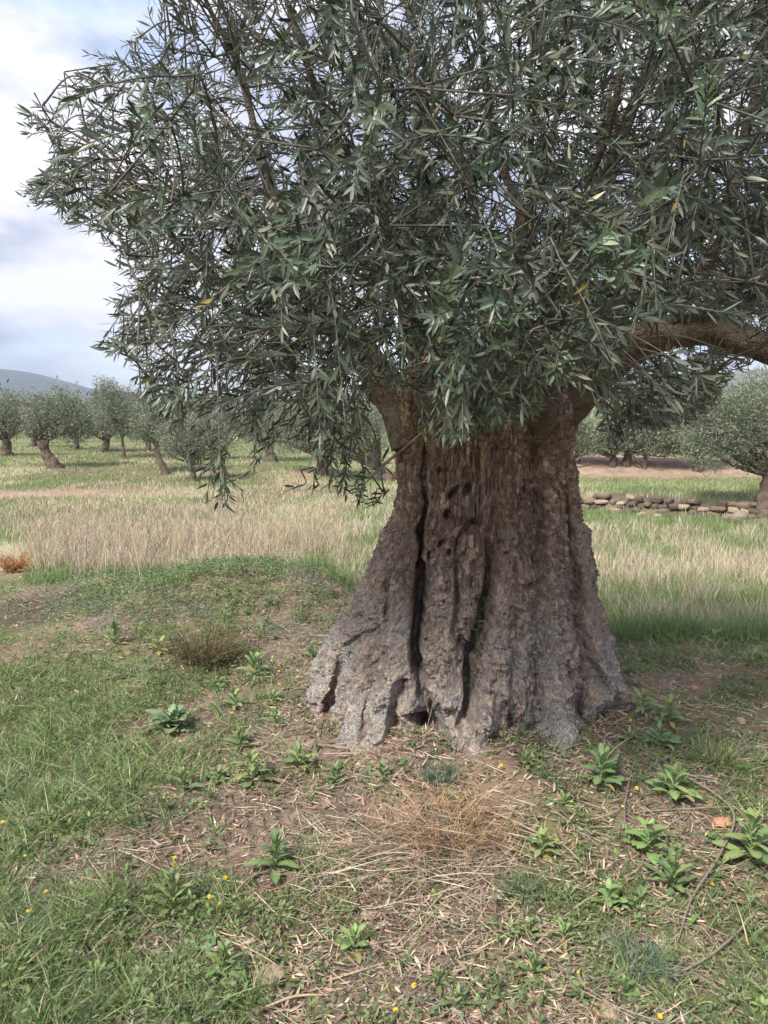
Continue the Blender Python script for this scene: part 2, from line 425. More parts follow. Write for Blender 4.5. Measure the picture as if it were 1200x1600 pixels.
PATHS = [  # x, y, half width (reference px), amount in metres (negative carves)
    [(672, 640, 8, -.02), (667, 720, 7, -.035), (664, 790, 6, -.07), (661, 860, 6, -.12), (658, 930, 8, -.17), (655, 1000, 7, -.16), (653, 1055, 8, -.15), (664, 1082, 8, -.10), (682, 1112, 8, -.07), (690, 1150, 8, -.05)],
    [(668, 650, 26, -.02), (660, 900, 26, -.05), (654, 1060, 26, -.04), (680, 1150, 30, -.07), (682, 1190, 34, -.10)],
    [(742, 720, 10, -.03), (752, 830, 8, -.025), (770, 880, 7, -.05), (764, 935, 9, -.10), (757, 985, 10, -.13), (742, 1040, 10, -.14), (734, 1092, 9, -.14), (722, 1130, 7, -.05)],
    [(768, 840, 20, -.02), (755, 950, 24, -.05), (738, 1060, 22, -.06)],
    [(776, 700, 12, -.03), (778, 780, 12, -.03), (770, 880, 10, -.03)],
    [(742, 816, 6, -.03), (724, 835, 6, -.035), (716, 870, 6, -.04), (714, 930, 6, -.05), (713, 985, 6, -.05), (722, 1010, 6, -.05), (736, 1030, 7, -.06)],
    [(700, 700, 10, -.012), (712, 900, 10, -.01)],
    [(843, 700, 13, -.035), (840, 770, 11, -.06), (839, 850, 11, -.055), (846, 920, 9, -.035), (850, 1010, 9, -.03), (842, 1100, 12, -.035), (838, 1150, 14, -.05)],
    [(884, 760, 7, -.02), (887, 825, 8, -.06), (894, 890, 7, -.05), (902, 957, 7, -.05), (912, 1030, 8, -.06), (918, 1070, 10, -.07), (905, 1120, 12, -.06)],
    [(925, 850, 5, -.03), (934, 930, 5, -.04), (940, 1000, 6, -.03)],
    [(612, 900, 8, -.02), (608, 950, 8, -.05), (602, 982, 9, -.05), (570, 1000, 8, -.04), (548, 1018, 8, -.05), (538, 1050, 8, -.05), (520, 1090, 9, -.06), (510, 1120, 9, -.06)],
    [(632, 1068, 7, -.04), (626, 1110, 7, -.05), (622, 1150, 8, -.06), (628, 1175, 8, -.06)],
    [(590, 1040, 7, -.015), (585, 1100, 7, -.03), (592, 1150, 8, -.03)],
    [(650, 1125, 8, -.04), (668, 1146, 9, -.09), (660, 1165, 10, -.08)],
    [(800, 950, 8, -.012), (806, 1040, 8, -.02), (800, 1120, 9, -.025), (808, 1170, 12, -.05)],
    [(640, 700, 8, -.012), (636, 800, 8, -.015), (628, 880, 8, -.015)],
    # swellings
    [(641, 880, 16, .02), (636, 960, 20, .045), (628, 1040, 22, .05), (606, 1110, 26, .05), (600, 1170, 30, .05)],
    [(566, 940, 18, .02), (530, 1020, 22, .05), (496, 1090, 24, .06), (488, 1115, 22, .06)],
    [(575, 1030, 18, .04), (560, 1090, 24, .04), (552, 1170, 30, .06), (548, 1195, 26, .05)],
    [(690, 680, 20, .02), (688, 800, 20, .03), (686, 930, 20, .035), (688, 1030, 22, .035), (702, 1090, 20, .03)],
    [(664, 1096, 20, .05), (654, 1108, 18, .05)],
    [(806, 740, 22, .01), (800, 860, 24, .03), (790, 960, 26, .05), (776, 1050, 28, .06), (744, 1130, 32, .07), (728, 1195, 34, .07)],
    [(866, 760, 16, .015), (868, 900, 20, .035), (872, 1020, 24, .04), (868, 1120, 28, .05), (866, 1180, 24, .05)],
    [(908, 830, 10, .035), (916, 930, 11, .04), (928, 1010, 13, .045), (934, 1075, 18, .05)],
    [(822, 870, 12, .02), (824, 1000, 16, .025), (812, 1090, 18, .03)],
    [(728, 900, 12, .02), (728, 960, 12, .02)],
    [(736, 855, 13, .02), (745, 880, 14, .02)],
]
HOLES = [(711, 768, 5, 12, .7, -.045), (731, 764, 6, 14, .35, -.05), (700, 804, 4, 7, .2, -.045), (692, 851, 5, 8, .5, -.04), (704, 866, 4, 6, 0, -.05), (674, 870, 3, 7, 0, -.04),
         (690, 735, 5, 5, 0, -.03), (725, 872, 5, 10, .2, -.04), (742, 820, 9, 4, .3, -.03), (668, 1005, 8, 5, 0, -.03), (798, 842, 4, 4, 0, -.025), (784, 850, 4, 5, 0, -.03),
         (790, 866, 5, 5, 0, -.03), (768, 1065, 5, 6, 0, -.02), (822, 910, 6, 4, 0, -.03), (718, 1012, 6, 5, 0, -.03), (700, 735, 3, 6, 0, -.02), (735, 896, 5, 5, 0, .02),
         (820, 905, 14, 10, 0, .03), (798, 840, 9, 7, 0, .03), (668, 1000, 12, 8, 0, .02), (640, 1150, 12, 10, 0, .04), (585, 1190, 14, 12, 0, .04), (893, 760, 10, 26, 0, .012)]
def build_trunk(parent):
    nt_, nz_ = 620, 520
    k = np.linspace(0, 1, nt_, endpoint=False)
    th = -math.pi / 2 + 2 * math.pi * (k - .5)
    th = th + .72 * np.sin(th + math.pi / 2) * -1 * -1 * -1     # denser where the bark is seen
    z = np.linspace(-.28, 1.80, nz_)
    TH, Z = np.meshgrid(th, z)
    l = np.interp(z, _z, _l); r = np.interp(z, _z, _r)
    low = z < _z[0]; l[low] -= (_z[0] - z[low]) * .4; r[low] += (_z[0] - z[low]) * .15
    cx = (l + r) / 2; wx = (r - l) / 2
    topf = np.sqrt(np.clip(1 - ((z - 1.56) / .25) ** 2, 0, 1)); topf[z < 1.56] = 1; topf = np.maximum(topf, .02)
    wy = .62 * wx + .20 * ss(.9, .0, z) + .08
    ct, st = np.cos(TH), np.sin(TH)
    sx = np.sign(ct) * np.abs(ct) ** .92
    rad = np.ones_like(TH)
    X = cx[:, None] + wx[:, None] * sx * topf[:, None]
    Y = TCY + wy[:, None] * st * topf[:, None]
    base = np.stack([X, Y, Z], -1)
    NX = ct / wx[:, None]; NY = st / wy[:, None]; q = np.hypot(NX, NY); NX /= q; NY /= q
    px, py, _ = proj(base)
    front = ss(.35, -.1, st)
    disp = np.zeros_like(TH)
    wob = 5 * perlin(base * 7); wob2 = 4 * perlin(base * 9 + 50)
    dgy = np.zeros_like(TH)
    for p in PATHS:
        d, w, a = seg_dist(px + wob, py + wob2, p)
        thin = w < 15
        g_ = front * a * np.where(thin & (a < 0), 1.35 * np.exp(-(d / w) ** 4), np.exp(-(d / w) ** 2))
        dgy += np.where(a < 0, g_, 0); disp += np.where(a < 0, 0, g_) * 1.25
    for hx, hy, w, h, rot, a in HOLES:
        dx, dy = px + .4 * wob - hx, py + .4 * wob2 - hy; c_, s_ = math.cos(rot), math.sin(rot)
        dgy += front * a * 1.5 * np.exp(-(((dx * c_ + dy * s_) / w) ** 2 + ((-dx * s_ + dy * c_) / h) ** 2) ** 1.5)
    # fluting round the back
    disp += (1 - front) * (.05 * np.abs(perlin(np.stack([ct * 3, st * 3, Z * .6], -1))) + .03 * perlin(np.stack([ct * 7, st * 7, Z], -1)))
    foot = 1 + 1.1 * ss(.45, .0, Z) * ss(475, 560, px); disp *= foot; disp -= .05 * ss(.5, .1, Z) * ss(560, 490, px) * front; dgy *= 1 + .5 * ss(.4, .05, Z)
    bf = ss(1.0, .15, Z); smoothm = front * np.exp(-(seg_dist(px, py, [(884, 750, 1, 1), (908, 840, 1, 1), (918, 940, 1, 1), (928, 1010, 1, 1), (932, 1060, 1, 1)])[0] / 8) ** 2) * ss(1040, 980, py) * ss(760, 860, py)
    rgh = 1 - .6 * smoothm
    P = base
    A = np.stack([X, Y, Z * .45], -1)
    warp = .018 * np.stack([perlin(P * 11), perlin(P * 11 + 9), perlin(P * 11 + 21)], -1)
    A2 = np.stack([X, Y, Z * .5], -1); lum = bf * (.050 * perlin(A2 * 7) + .022 * perlin(A2 * 16 + 3) + .055 * (np.abs(perlin(A2 * 12 + 4)) - .2))
    f1, f2, idl = worley((A + warp * 1.5) * 17)
    lum += bf * .048 * (.55 - f1) * ss(0, .3, idl - .3)
    f1b, _, _ = worley((P + warp) * 34)
    lum += (.45 * bf + .12) * .030 * (.5 - f1b)
    stri = (1 - .45 * bf) * (.017 * perlin(np.stack([X * 24, Y * 24, Z * 2.6], -1)) + .019 * perlin(np.stack([X * 56, Y * 56, Z * 6], -1)) + .009 * perlin(np.stack([X * 105, Y * 105, Z * 13], -1)))
    # bark plates: long and narrow high up, squarer chips further down and to the right
    sq = ss(740, 820, px) * front
    zs = 13 + 22 * np.maximum(sq, bf)
    B = np.stack([X * 60, Y * 60, Z * 17], -1) + 22 * warp
    g1, g2, gid = worley(B)
    B2 = np.stack([X * 54, Y * 54, Z * 38], -1) + 26 * warp
    h1, h2, hid = worley(B2)
    pl = ss(.0, .28, g2 - g1) * .012 + gid * .007; pl2 = ss(.0, .28, h2 - h1) * .010 + hid * .009
    sqm = np.maximum(sq, bf * .8)
    plate = pl * (1 - sqm) + pl2 * sqm * (1 - .55 * bf)
    fine = .006 * perlin(P * 62) + .0055 * perlin(P * 105) + .003 * perlin(P * 190) - .016 * bf * ss(.28, .5, perlin(A2 * 30))
    disp += rgh * (lum + stri + plate + fine) + .004 * perlin(P * 18)
    disp -= .020
    disp *= np.minimum(1, topf * 1.2)[:, None]
    V = base + np.stack([NX, NY, 0 * NX], -1) * disp[..., None] - np.stack([0 * NX, np.ones_like(NX), 0 * NX], -1) * np.maximum(dgy, -.26)[..., None] * (topf > .9)[:, None, None]
    V[..., 2] += .5 * disp * 0
    i = np.arange(nz_ - 1)[:, None] * nt_; j = np.arange(nt_)[None]
    F = np.stack([i + j, i + (j + 1) % nt_, i + nt_ + (j + 1) % nt_, i + nt_ + j], -1).reshape(-1, 4)
    pid = gid * (1 - sqm) + hid * sqm
    grey = .85 * bf * ss(-.20, .5, fbm(P * 6 + 30, 3) + 5 * lum + .5 * perlin(P * 40)) + .35 * ss(.2, .5, perlin(P * 7 + 80)) * (1 - bf)
    me = mesh_np('trunk', V.reshape(-1, 3), F, None, True, {'plate': pid, 'grey': grey, 'bare': smoothm, 'low': bf})
    return link('trunk', me, M_BARK, parent)
def bark_material():
    m, nt, b = mat('olive_bark', .92, .12)
    def att(n): return N(nt, 'ShaderNodeAttribute', attribute_name=n).outputs['Fac']
    f = noise_node(nt, 90, 6, .7); md = noise_node(nt, 14, 5, .6); st = noise_node(nt, 60, 5, .6, stretch=(1, 1, .18)); bg = noise_node(nt, 3.5, 4, .6)
    brown = ramp(nt, att('plate'), [(0., (.13, .092, .072)), (.5, (.205, .148, .112)), (.85, (.29, .21, .155)), (1., (.40, .285, .195))])
    low = ramp(nt, att('plate'), [(0., (.14, .11, .095)), (.45, (.22, .18, .155)), (.8, (.31, .25, .205)), (.93, (.38, .27, .185)), (1., (.48, .34, .23))])
    c = mixc(nt, brown, low, att('low')); c = mixc(nt, c, (1.72, 1.86, 2.02), 1., 'MULTIPLY')
    c = mixc(nt, c, ramp(nt, st.outputs['Fac'], [(.3, (.68, .66, .64)), (.7, (1.3, 1.28, 1.25))]), 1., 'MULTIPLY')
    c = mixc(nt, c, ramp(nt, bg.outputs['Fac'], [(.35, (.82, .76, .74)), (.65, (1.14, 1.12, 1.06))]), 1., 'MULTIPLY')
    g = ramp(nt, f.outputs['Fac'], [(.32, (.19, .175, .16)), (.5, (.35, .33, .31)), (.68, (.60, .575, .55))])
    c = mixc(nt, c, g, att('grey'))
    c = mixc(nt, c, (.31, .25, .21), att('bare'))
    spots = ramp(nt, md.outputs['Fac'], [(.62, (0, 0, 0)), (.68, (1, 1, 1))])
    sp = N(nt, 'ShaderNodeMath', operation='MULTIPLY'); sp.inputs[1].default_value = .25; nt.links.new(spots, sp.inputs[0])
    c = mixc(nt, c, (.42, .30, .20), sp.outputs[0])
    nt.links.new(c, b.inputs['Base Color'])
    prev = None
    tc = N(nt, 'ShaderNodeTexCoord')
    for sc_, zz, dd in ((62, .30, .012), (38, .55, .014), (120, .35, .006)):
        mp = N(nt, 'ShaderNodeMapping'); mp.inputs['Scale'].default_value = (1, 1, zz); nt.links.new(tc.outputs['Object'], mp.inputs[0])
        ad = N(nt, 'ShaderNodeMix', data_type='RGBA', blend_type='ADD'); ad.inputs[0].default_value = .012; nt.links.new(mp.outputs[0], ad.inputs[6]); nt.links.new(md.outputs['Color'], ad.inputs[7])
        vo = N(nt, 'ShaderNodeTexVoronoi', feature='DISTANCE_TO_EDGE'); vo.inputs['Scale'].default_value = sc_; nt.links.new(ad.outputs[2], vo.inputs['Vector'])
        hh = ramp(nt, vo.outputs['Distance'], [(.0, (0, 0, 0)), (.13, (.8, .8, .8)), (.5, (1, 1, 1))])
        prev = bump(nt, b, hh, .6, dd, prev)
    n1 = bump(nt, b, st.outputs['Fac'], .8, .012, prev); bump(nt, b, f.outputs['Fac'], .9, .008, n1)
    return m
M_BARK = bark_material()
def limb_material():
    m, nt, b = mat('limb_bark', .9, .15)
    f = noise_node(nt, 45, 7, .7); bg = noise_node(nt, 9, 4)
    c = ramp(nt, f.outputs['Fac'], [(.28, (.07, .052, .040)), (.5, (.15, .115, .088)), (.72, (.25, .195, .15))])
    c = mixc(nt, c, (.24, .21, .175), ramp(nt, bg.outputs['Fac'], [(.5, (0, 0, 0)), (.7, (.6, .6, .6))]))
    nt.links.new(c, b.inputs['Base Color']); prev = bump(nt, b, f.outputs['Fac'], .8, .01)
    tc = N(nt, 'ShaderNodeTexCoord')
    for sc_, dd in ((40, .010), (75, .007)):
        ad = N(nt, 'ShaderNodeMix', data_type='RGBA', blend_type='ADD'); ad.inputs[0].default_value = .03; nt.links.new(tc.outputs['Object'], ad.inputs[6]); nt.links.new(bg.outputs['Color'], ad.inputs[7])
        vo = N(nt, 'ShaderNodeTexVoronoi', feature='DISTANCE_TO_EDGE'); vo.inputs['Scale'].default_value = sc_; nt.links.new(ad.outputs[2], vo.inputs['Vector'])
        prev = bump(nt, b, ramp(nt, vo.outputs['Distance'], [(.0, (0, 0, 0)), (.12, (.8, .8, .8)), (.5, (1, 1, 1))]), .6, dd, prev)
    return m
M_LIMB = limb_material()
TREE = empty('olive_tree', (0.37, TCY, 0), 'huge old olive tree with a broad fluted gnarled trunk and low dense grey-green crown', 'tree')
TREE_OFF = -np.array(TREE.location)
def child(name, me, m, parent=TREE):
    o = link(name, me, m, parent)
    o.matrix_parent_inverse = Matrix.Translation(Vector(TREE_OFF)) if parent is TREE else Matrix.Identity(4)
    return o
tr_ = build_trunk(TREE); tr_.matrix_parent_inverse = Matrix.Translation(Vector(TREE_OFF))

LIMBS = [  # (px,py,Y) ..., radii
    ([(650, 690, 3.72), (628, 640, 3.72), (600, 600, 3.72), (560, 545, 3.75), (500, 470, 3.75), (440, 370, 3.7), (405, 230, 3.65), (372, 110, 3.6), (330, 20, 3.5), (300, -60, 3.5)], [.13, .11, .09, .07, .045, .028, .018, .014, .011, .008]),
    ([(700, 680, 3.75), (680, 600, 3.8), (640, 480, 3.9), (600, 330, 4.0), (575, 150, 4.05), (540, -60, 4.1), (520, -260, 4.1)], [.12, .09, .06, .035, .02, .014, .01]),
    ([(770, 680, 3.8), (782, 590, 3.9), (800, 480, 4.0), (822, 390, 4.0), (810, 320, 4.0), (785, 250, 4.0), (760, 100, 4.05), (740, -120, 4.1)], [.14, .12, .085, .055, .026, .022, .018, .012]),
    ([(822, 390, 4.0), (830, 330, 4.0), (850, 260, 4.05), (880, 120, 4.1), (900, -100, 4.2)], [.04, .025, .022, .018, .012]),
    ([(850, 680, 3.75), (868, 560, 3.8), (892, 430, 3.8), (915, 360, 3.8), (960, 240, 3.75), (1010, 100, 3.7), (1060, -80, 3.7)], [.13, .11, .08, .055, .032, .02, .012]),
    ([(858, 660, 3.74), (900, 606, 3.68), (945, 568, 3.62), (990, 538, 3.56), (1045, 518, 3.5), (1100, 516, 3.45), (1150, 526, 3.4), (1210, 548, 3.35), (1300, 590, 3.3), (1420, 620, 3.3)], [.13, .12, .098, .082, .073, .068, .066, .064, .052, .03]),
    ([(870, 620, 3.95), (930, 500, 4.1), (1000, 410, 4.15), (1080, 360, 4.1), (1150, 338, 4.0), (1220, 350, 3.9), (1330, 330, 3.8), (1450, 240, 3.8)], [.12, .10, .08, .07, .062, .056, .045, .03]),
    ([(720, 660, 3.9), (700, 560, 4.4), (680, 420, 4.9), (660, 250, 5.3), (640, 100, 5.6)], [.11, .08, .045, .025, .014]),
    ([(820, 660, 3.95), (860, 540, 4.5), (900, 400, 5.0), (930, 260, 5.4), (960, 120, 5.6)], [.11, .08, .045, .025, .014]),
    ([(740, 680, 3.6), (735, 620, 3.35), (715, 520, 3.0), (690, 400, 2.75), (660, 250, 2.6), (640, 80, 2.5)], [.09, .055, .03, .02, .013, .008]),
    ([(840, 680, 3.6), (850, 600, 3.3), (860, 480, 2.95), (880, 380, 2.7), (930, 260, 2.5), (980, 100, 2.4)], [.09, .055, .03, .02, .013, .008]),
    ([(560, 545, 3.75), (480, 500, 3.6), (400, 470, 3.4), (320, 420, 3.3), (240, 330, 3.3), (160, 240, 3.3), (80, 190, 3.3)], [.04, .03, .022, .016, .012, .009, .006]),
    ([(500, 470, 3.75), (430, 300, 4.2), (360, 200, 4.5), (280, 120, 4.6)], [.03, .02, .014, .01]),
    ([(600, 330, 4.0), (520, 200, 3.7), (470, 80, 3.5), (430, -60, 3.4)], [.035, .02, .014, .01]),
    ([(1045, 518, 3.5), (1110, 400, 3.2), (1150, 280, 3.0), (1180, 120, 2.9), (1200, -60, 2.9)], [.035, .022, .016, .012, .01]),
]
LN = []                                   # skeleton nodes for the branches to spring from
for i, (pts, rad) in enumerate(LIMBS):
    P = np.array([at(*p) for p in pts])
    P3 = catmull(P, 26)
    wig = .02 * np.stack([perlin(P3 * 3 + i), perlin(P3 * 3 + i + 9), 0 * P3[:, 0]], -1); wig[0] = 0
    if i == 5: wig *= .5
    P3 = P3 + wig
    rr = np.interp(np.linspace(0, 1, 26), np.linspace(0, 1, len(rad)), rad)
    V, F = tube(P3, rr, 32, 150, .015, 9)
    child('limb', mesh_np('limb', V, quads_to_tris(F)), M_LIMB)
    for q in range(4, 26): LN.append(np.append(P3[q], rr[q]))
LN = np.array(LN)

# ---- crown
CROWN = [(232, -80), (215, 20), (185, 70), (175, 100), (105, 95), (60, 140), (12, 165), (40, 205), (75, 225), (60, 262), (8, 288), (70, 330), (62, 350), (150, 375), (185, 430), (150, 500), (150, 530), (190, 560),
         (205, 630), (250, 690), (290, 740), (320, 800), (375, 805), (405, 730), (450, 690), (500, 715), (420, 770), (530, 780), (560, 800), (630, 800), (630, 730), (600, 640), (592, 612), (640, 606), (652, 690), (700, 704), (735, 694), (772, 684), (800, 664),
         (826, 676), (850, 645), (884, 618), (915, 600), (930, 680), (965, 720), (1000, 680), (1070, 672), (1120, 640), (1150, 590), (1215, 570), (1700, 620), (1700, -900), (232, -900)]
CROWN = np.array(CROWN, float)
def inside(px, py, poly=CROWN):
    r = np.zeros(np.shape(px), bool); x0, y0 = poly[-1]
    for x1, y1 in poly:
        with np.errstate(divide='ignore', invalid='ignore'):
            c = ((y1 > py) != (y0 > py)) & (px < (x0 - x1) * (py - y1) / (y0 - y1) + x1)
        r ^= c; x0, y0 = x1, y1
    return r
GAPS = [(790, 318, 42, 52, .93), (430, 25, 28, 40, .9), (618, 30, 22, 30, .9), (1150, 85, 30, 40, .8), (700, 265, 16, 16, .6), (345, 390, 12, 22, .8), (975, 100, 20, 22, .5), (610, 225, 18, 20, .5), (380, 200, 22, 30, .7), (455, 270, 20, 24, .6),
        (1000, 430, 24, 30, .6), (1080, 460, 30, 26, .5), (870, 190, 14, 16, .5), (480, 560, 16, 20, .5), (440, 640, 20, 22, .6), (500, 30, 10, 16, .6)]
def gap_drop(px, py):
    p = np.zeros(px.shape)
    for gx, gy, a, b_, k in GAPS:
        p = np.maximum(p, k * (((px - gx) / a) ** 2 + ((py - gy) / b_) ** 2 < 1))
    return rng.random(px.shape) < p
CC = np.array([.45, 3.75, 2.75])
def crown_ok(p):
    q = (p - CC) / np.array([2.45, 2.25, 2.1]); return (q ** 2).sum() < 1
centers = []
def add_center(p, n=8, spread=.20, droop=.5): centers.append((np.array(p, float), n, spread, droop))
# in the picture: spread over the crown, more on its near surface
tries = 0
while len(centers) < 450 and tries < 20000:
    tries += 1
    px, py = rng.uniform(0, 1320), rng.uniform(-120, 720)
    if not inside(np.array(px), np.array(py)): continue
    Y = rng.uniform(2.0, 5.6)
    if px < 600 and py > 560 + 60 * rng.random(): continue
    if py > 520 and px < 600: Y = rng.uniform(2.3, 3.5)
    p = at(px, py, Y)
    if not crown_ok(p): continue
    if 600 < px < 930 and py > 560 and Y > 3.0: continue
    if px > 900 and py > 470 and not (Y > 3.9 or Y < 2.7) : continue
    if any(np.linalg.norm(p - c[0]) < .19 for c in centers): continue
    if px < 230 or (px < 420 and py < 150): add_center(p, 6, .17, .3)
    else: add_center(p, 8)
n_in = len(centers)
# beyond the frame: the rest of the round crown
tries = 0
while len(centers) < n_in + 95 and tries < 6000:
    tries += 1
    p = CC + rng.uniform(-1, 1, 3) * (2.5, 2.3, 2.1)
    if not crown_ok(p): continue
    a, b_, dp = proj(p)
    if dp > .5 and -60 < a < 1260 and -60 < b_ < 1700: continue
    if a < 300 and dp > 0 and not (b_ < -60 and a > 240): continue
    if p[0] < -1.5 or p[1] < 2.1 and p[2] < 3.4: continue
    if np.linalg.norm(p - (0, 0, EYE)) < 1.25 or p[2] < 1.9 or (p[1] < 1.5): continue
    if any(np.linalg.norm(p - c[0]) < .36 for c in centers): continue
    add_center(p, 7, .22)
EXTRA = [  # hand placed masses: px, py, Y, sprays, spread, droop
    (60, 200, 3.3, 5, .12, .2), (110, 150, 3.3, 6, .13, .1), (60, 290, 3.3, 4, .10, .3), (110, 330, 3.3, 5, .10, .5), (140, 230, 3.3, 7, .15, .3), (220, 100, 3.3, 7, .15, .1),
    (230, 330, 3.2, 8, .15, .5), (190, 510, 3.1, 4, .08, .8), (230, 560, 3.0, 6, .14, .9), (235, 610, 2.9, 4, .12, 1.), (285, 640, 2.7, 5, .13, 1.), (330, 680, 2.6, 5, .12, 1.), (352, 735, 2.6, 4, .07, 1.), (395, 640, 2.7, 4, .12, 1.),
    (280, 20, 3.4, 7, .15, .1), (340, 60, 3.5, 6, .15, .1), (500, 600, 2.9, 5, .14, 1.), (555, 640, 3.0, 4, .12, 1.), (510, 665, 3.0, 3, .12, 1.), (570, 730, 3.1, 3, .07, .9), (600, 770, 3.2, 2, .05, .9), (470, 735, 3.0, 2, .06, .5),
    (640, 600, 2.6, 8, .13, .8), (690, 560, 2.1, 9, .13, .6), (720, 600, 2.2, 8, .12, .8), (660, 640, 2.6, 6, .10, .9), (760, 520, 1.95, 10, .14, .5), (760, 610, 2.2, 8, .11, .7), (830, 560, 2.0, 8, .13, .6), (840, 640, 2.3, 5, .10, .8),
    (880, 500, 1.9, 10, .14, .4), (900, 420, 1.95, 9, .14, .3), (800, 450, 2.0, 8, .15, .4), (960, 400, 2.1, 8, .14, .4), (940, 520, 2.1, 6, .11, .8), (1020, 330, 2.0, 8, .15, .4), (1100, 250, 2.1, 9, .15, .4), (1120, 160, 2.2, 8, .15, .4),
    (960, 610, 2.8, 9, .09, .9), (1000, 635, 2.8, 9, .08, .9), (1050, 615, 2.8, 10, .10, .9), (1095, 605, 2.8, 9, .09, .9), (962, 655, 2.8, 6, .05, .9), (1030, 580, 2.9, 7, .1, .9), (1160, 440, 2.9, 8, .15, .5), (1170, 570, 3.6, 5, .12, .8), (1100, 590, 3.9, 6, .12, .9),
    (980, 480, 4.6, 8, .2, .6), (1080, 460, 4.6, 8, .2, .6), (1160, 470, 4.5, 8, .2, .6), (1060, 420, 4.2, 8, .2, .6), (640, 420, 2.6, 8, .16, .5), (560, 480, 2.8, 8, .16, .6), (500, 380, 2.9, 8, .16, .5), (430, 480, 2.9, 8, .16, .7), (360, 520, 2.8, 8, .15, .8), (320, 420, 3.0, 8, .16, .6), (450, 560, 2.8, 6, .15, .8)]
for e in EXTRA: add_center(at(*e[:3]), *e[3:])
tw = Acc(); br = Acc()
sprays = []
centers.sort(key=lambda c: np.linalg.norm(LN[:, :3] - c[0], axis=1).min())
NODES = LN.copy()
for p, n, spread, droop in centers:
    d = np.linalg.norm(NODES[:, :3] - p, axis=1) + .35 * np.maximum(0, NODES[:, 2] - p[2])
    k = int(np.argmin(d)); q = NODES[k]; NODES = np.vstack([NODES, [*p, .007]])
    dist = np.linalg.norm(p - q[:3])
    if dist > .08:
        mid = (p + q[:3]) / 2 + rng.normal(size=3) * .06 * dist + np.array([0, 0, .16 * dist])
        r0 = min(q[3] * .6, .0045 + .0045 * dist)
        V, F = tube([q[:3], mid, p], [r0, r0 * .7, .0035], 6, 12, .004, 20)
        cx_, cy_, cd_ = proj(V); 
        if not ((cd_ > .3) & (cx_ > -30) & (cx_ < 600) & (cy_ < 1600) & ~inside(cx_, cy_)).any(): br.add(V, F)
    out = unit(p - CC + np.array([0, 0, .3]))
    for s_ in range(n):
        o = p + rng.normal(size=3) * spread * .55
        dr = unit(out * .9 + rng.normal(size=3) * .75 + np.array([0, 0, .35 - .7 * droop]))
        sprays.append((p, o, dr, rng.uniform(.20, .40), droop))
LB, LD, LNo, LL, LW, LC, LS, LT = [], [], [], [], [], [], [], []
def spray_curve(o, dr, ln, droop):
    t = np.linspace(0, 1, 8)[:, None]
    return o + dr * ln * t + np.array([0, 0, -1.]) * droop * .45 * ln * t ** 2
twig_store = []
for si, (p, o, dr, ln, droop) in enumerate(sprays):
    C = spray_curve(o, dr, ln, droop); outv = unit(o - CC)
    full = np.vstack([p + (o - p) * 0, C]) if np.linalg.norm(o - p) > .02 else C
    twig_store.append(full)
    npair = int(ln / .0165); t = (np.arange(npair) + .6) / npair
    pos = np.stack([np.interp(t, np.linspace(0, 1, 8), C[:, a]) for a in range(3)], -1)
    T = unit(np.stack([np.interp(t, np.linspace(0, 1, 8), np.gradient(C, axis=0)[:, a]) for a in range(3)], -1))
    ref = unit(np.cross(T, rng.normal(size=3))); ref2 = np.cross(T, ref)
    for sgn in (1, -1):
        ph = (np.arange(npair) % 2) * (math.pi / 2) + rng.normal(size=npair) * .25
        side = (ref * np.cos(ph)[:, None] + ref2 * np.sin(ph)[:, None]) * sgn
        ang = rng.uniform(.38, .88, npair)[:, None]
        D = unit(T * np.cos(ang) + side * np.sin(ang) + np.array([0, 0, .05]) + rng.normal(size=(npair, 3)) * .075)
        nrm = unit(T - D * np.sum(T * D, -1, keepdims=True) + np.array([0, 0, .45]) + .35 * outv + rng.normal(size=(npair, 3)) * .17)
        keep = rng.random(npair) < .9
        LB.append(pos[keep]); LD.append(D[keep]); LNo.append(nrm[keep]); LS.append(np.full(keep.sum(), si)); LT.append(t[keep])
        sz = (.034 + .023 * np.sin(math.pi * np.clip(t * .9 + .05, 0, 1))) * rng.uniform(.8, 1.2, npair)
        LL.append(sz[keep])
    LB.append(C[-1:]); LD.append(T[-1:]); LNo.append(unit(np.cross(T[-1:], ref[-1:]))); LL.append(np.array([.05])); LS.append(np.array([si])); LT.append(np.array([1.]))
LB, LD, LNo, LL, LS, LT = map(np.concatenate, (LB, LD, LNo, LL, LS, LT))
tip = LB + LD * LL[:, None]
ax, ay, adp = proj(tip); bx, by, _ = proj(LB)
inview = (adp > .2) & (ax > -30) & (ax < 1230) & (ay > -30) & (ay < 1630)
jx = rng.normal(size=len(sprays))[LS] * 14; jy = rng.normal(size=len(sprays))[LS] * 12
jx = np.where(by < 600, jx, 0); jy = np.where(by < 560, jy, 0)
ok = ~inview | (inside(ax + jx, ay + jy) & inside(bx + jx, by + jy))
cut = np.full(len(sprays), 9.); np.minimum.at(cut, LS[~ok], LT[~ok]); ok &= LT <= cut[LS]; ok &= ~((adp > .2) & (bx < -20) & (by < 900))
thin = ss(700, 250, bx) * inview; airy = perlin(LB * 3.1 + 11) + .5 * perlin(LB * 7 + 3)
topl = ss(300, 60, by) * ss(820, 500, bx) * inview
ok &= ~(airy < -.80 + .66 * thin + .25 * topl)
# the trunk and the arched limb stay clear as in the photograph
arc = seg_dist(bx, by, [(885, 640, 1, 1), (945, 568, 1, 1), (990, 538, 1, 1), (1045, 518, 1, 1), (1100, 516, 1, 1), (1150, 526, 1, 1), (1210, 548, 1, 1)])[0]
ok &= ~((arc < 32) & (bx > 962) & (LB[:, 1] < 3.5))
ok &= ~(gap_drop(bx, by) & inview)
